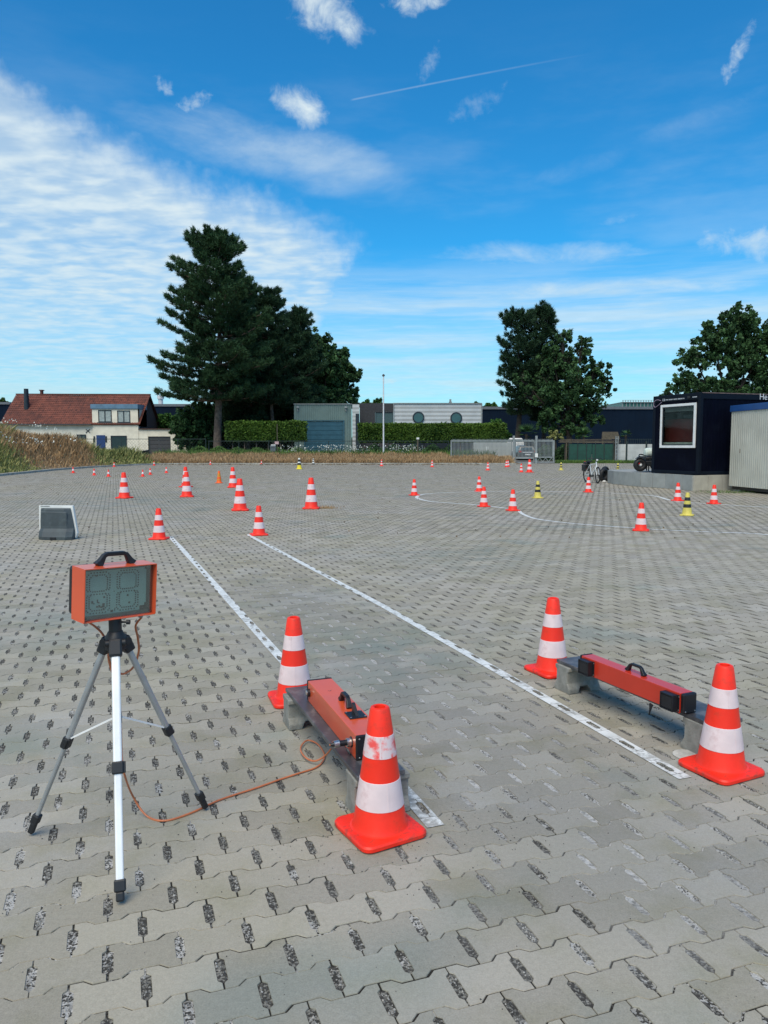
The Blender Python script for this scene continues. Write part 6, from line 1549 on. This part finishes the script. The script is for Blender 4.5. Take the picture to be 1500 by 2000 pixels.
V, Fm = leafcloud(np.stack([X_, Y_, Z_], 1), 1.0, 0, .7); tag(link('far_woods', np_mesh('far_woods', V, Fm, M_LEAF, rng.random(N))), 'low dark far wood behind the buildings', None, None, 'stuff')
# palms
def palm(px, Y, yc, L, label, seed):
    r_ = random.Random(seed); x0 = XA(px, Y); z0 = float(terrain_h(x0, Y)); zc = ZA(yc, Y) - z0
    E = empty('palm', (x0, Y, z0), label, 'palm', group='fan palms'); MB().tube([(0, 0, -.2), (0, 0, zc)], .13, 8).build('trunk', M_BARKD, E)
    m = MB()
    for k in range(26):
        az_, e_ = r_.uniform(0, 6.28), r_.uniform(-.3, 1.2); d = Vector((math.cos(az_) * math.cos(e_), math.sin(az_) * math.cos(e_), math.sin(e_))); p = Vector((0, 0, zc)) + d * L * .5
        m.tone = r_.random()
        for q in range(9):
            a_ = (q - 4) * .28; s_ = d.cross(Vector((0, 0, 1))).normalized(); dd = (d * math.cos(a_) + s_ * math.sin(a_) + Vector((0, 0, -.15))).normalized(); w_ = dd.cross(d.cross(s_)).normalized() * .05
            m.add([p - w_, p + w_, p + dd * L * .55], [(0, 1, 2)])
    m.build('fronds', M_PALM, E, tones=True)
palm(1028, 76, 848, 1.3, 'fan palm above the gate bars', 71)
palm(1140, 76, 850, 1.0, 'fan palm above the green fence', 72)
palm(1222, 77, 850, .7, 'small palm above the white wall', 73)
broad(1082, 75.5, 846, [(0, 850, 9, 0), (12, 852, 7, 0), (-8, 853, 6, 0)], 'brownish shrub over the end of the gate', n=1600, leaf=.2, seed=74, m_=M_WEED, name='shrub', cat='shrub', forks=2)

def blades(X_, Y_, Hh, wd, m_, tone, name, label, spread=.35, zoff=0):
    N = len(X_); Z_ = terrain_h(X_, Y_) + zoff; a = rng.uniform(0, 6.28, N); w_ = np.stack([np.cos(a), np.sin(a), 0 * a], 1) * (wd / 2)[:, None]
    b = np.stack([X_, Y_, Z_], 1); tip = b + np.stack([rng.normal(0, spread, N) * Hh, rng.normal(0, spread, N) * Hh, Hh], 1); midp = b * .45 + tip * .55 + np.stack([0 * a, 0 * a, .08 * Hh], 1)
    V = np.stack([b - w_ * .7, b + w_ * .7, midp + w_, tip, midp - w_], 1).reshape(-1, 3)
    i = np.arange(N)[:, None] * 5; Fm = np.concatenate([i + np.array([[0, 1, 2, 4]]), i + np.array([[4, 2, 3, 3]])[:, :4]], 0)
    # use quads only: second face degenerate-free triangle handled as separate mesh faces
    F1 = i + np.array([[0, 1, 2]]); F2 = i + np.array([[0, 2, 4]]); F3 = i + np.array([[4, 2, 3]])
    FF = np.concatenate([F1, F2, F3], 0); T = np.tile(np.clip(tone, 0, 1), 3)
    return tag(link(name, np_mesh(name, V, FF, m_, T)), label, None, None, 'stuff')
rng = np.random.default_rng(77)
N = 52000; X_ = rng.uniform(-20.5, 11.0, N); Y_ = 64.85 + rng.random(N) ** 1.2 * np.where(X_ > 5.6, 2.2, 3.4)
cl_ = .5 + .5 * np.sin(X_ * 2.3) * np.sin(X_ * .7 + 1)
blades(X_, Y_, rng.uniform(.25, .62, N) * (.8 + .3 * cl_), rng.uniform(.02, .05, N), M_GRASS, rng.random(N) * .8 + .1 * cl_, 'dry_grass', 'band of tall dry brown grass behind the far kerb')
N = 11000; X_ = rng.uniform(-20.5, 10.0, N); Y_ = rng.uniform(67.8, 71.5, N); blades(X_, Y_, rng.uniform(.3, .85, N) * (.5 + .6 * rng.random(N)), rng.uniform(.03, .07, N), M_WEEDG, rng.random(N), 'weeds', 'green weeds between the dry grass and the wire fence')
# white flowering plants
N = 900; X_ = np.concatenate([rng.normal(XA(q, 70.5), .8, 150) for q in (640, 668, 700, 770, 800, 575)]); Y_ = np.full(900, 70.2) + rng.uniform(-.4, .4, 900); Z_ = .5 + rng.uniform(.3, 1.15, 900)
V, Fm = leafcloud(np.stack([X_, Y_, Z_], 1), .11, 0, .8); tag(link('flowers', np_mesh('flowers', V, Fm, M_FLOW)), 'white flower heads among the weeds before the hedges', None, None, 'stuff')
# weedy bank on the left
N = 120000; Y_ = rng.uniform(27, 66, N); kx = np.interp(Y_, KY, KX); X_ = kx - .25 - rng.random(N) ** .8 * 17
keep = np.abs(X_) < .56 * Y_ + 2; X_, Y_, kx = X_[keep], Y_[keep], kx[keep]
pt_ = np.sin(X_ * .55 + 1.3 * np.sin(Y_ * .21)) + np.sin(Y_ * .33 + X_ * .3) ; edge_ = np.clip((kx - X_) / 3.0, .25, 1)
green = pt_ + rng.normal(0, .5, len(X_)) > .2
Hh = rng.uniform(.4, 1.15, len(X_)) * edge_ * (.75 + .25 * np.sin(X_ * .9 + Y_ * .5))
g_ = ~green
blades(X_[g_], Y_[g_], Hh[g_], rng.uniform(.025, .065, g_.sum()), M_GRASS, rng.random(g_.sum()) * .75 + .1 * pt_[g_], 'dry_grass', 'tall dry straw coloured grass on the bank at left')
blades(X_[green], Y_[green], Hh[green] * 1.12, rng.uniform(.03, .09, green.sum()), M_WEED, rng.random(green.sum()), 'weeds', 'green weeds growing on the bank at left', .45)
N = 200; Y_ = rng.uniform(40, 58, N); kx = np.interp(Y_, KY, KX); X_ = kx - 3 - rng.random(N) * 8; cc_ = rng.integers(0, 26, N); rg2 = np.random.default_rng(4); cx2 = rg2.uniform(-29, -22.5, 26); cy2 = rg2.uniform(44, 57, 26)
X_ = cx2[cc_] + rng.normal(0, .25, N); Y_ = cy2[cc_] + rng.normal(0, .25, N); V, Fm = leafcloud(np.stack([X_, Y_, terrain_h(X_, Y_) + 1.15 + rng.normal(0, .08, N)], 1), .10, 0, .9, up=.6)
tag(link('flowers', np_mesh('flowers', V, Fm, M_FLOW)), 'white umbel flower heads on the bank at left', None, None, 'stuff')
# grass at the foot of the green fence and loose weeds on the yard
N = 5000; X_ = rng.uniform(XA(1085, 68.7), XA(1300, 68.7), N); Y_ = rng.uniform(68.3, 68.75, N); blades(X_, Y_, rng.uniform(.08, .35, N), rng.uniform(.02, .05, N), M_WEEDG, rng.random(N) * .6 + .4, 'grass', 'fresh green grass at the foot of the green fence', zoff=.02)
def tuft(x, y, n, h_, r_, label, m_=M_GRASS, cat='grass tuft'):
    global rng
    rng = np.random.default_rng(int(abs(x * 100 + y * 10))); X_ = x + rng.normal(0, r_, n); Y_ = y + rng.normal(0, r_ * .5, n); N = n; Hh = rng.uniform(.3, 1, n) * h_; a = rng.uniform(0, 6.28, N)
    b = np.stack([X_, Y_, 0 * X_ + .002], 1); w_ = np.stack([np.cos(a), np.sin(a), 0 * a], 1) * .004; tip = b + np.stack([rng.normal(0, .8, N) * Hh, rng.normal(0, .8, N) * Hh, Hh], 1)
    V = np.stack([b - w_, b + w_, tip], 1).reshape(-1, 3); o = link('grass_tuft', np_mesh('grass_tuft', V, np.arange(3 * N).reshape(-1, 3), m_, rng.random(N))); return tag(o, label, cat)
p = G(634, 993); tuft(p.x + .05, p.y, 260, .10, .13, 'dry grass tuft growing beside a tall cone')
p = G(1410, 962); tuft(p.x + .15, p.y - .1, 500, .12, .45, 'green weeds along the foot of the cream cabin', M_WEEDG, 'weeds')
# crumbs of soil and leaves by the far kerb
rng = np.random.default_rng(91)
N = 2600; X_ = rng.uniform(-19.5, 8, N); Y_ = 64.2 - rng.random(N) ** 3 * 3.0; s_ = .5 + .5 * np.sin(X_ * 1.9) * np.sin(X_ * .43)
k_ = rng.random(N) < s_; X_, Y_ = X_[k_], Y_[k_]; V, Fm = leafcloud(np.stack([X_, Y_, 0 * X_ + .03], 1), .09, 0, .8)
tag(link('leaf_litter', np_mesh('leaf_litter', V, Fm, M_SOIL)), 'dark crumbs of leaf litter along the far kerb', None, None, 'stuff')
N = 1500; X_ = np.concatenate([rng.uniform(-15, 9, 1000), rng.uniform(-19, -9, 500)]); Y_ = np.concatenate([rng.uniform(12, 60, 1000), rng.uniform(26, 46, 500)]); V, Fm = leafcloud(np.stack([X_, Y_, 0 * X_ + .012], 1), .035, 0, .8)
tag(link('leaf_litter', np_mesh('leaf_litter', V, Fm, M_SOIL)), 'small dark crumbs scattered over the paving', None, None, 'stuff')
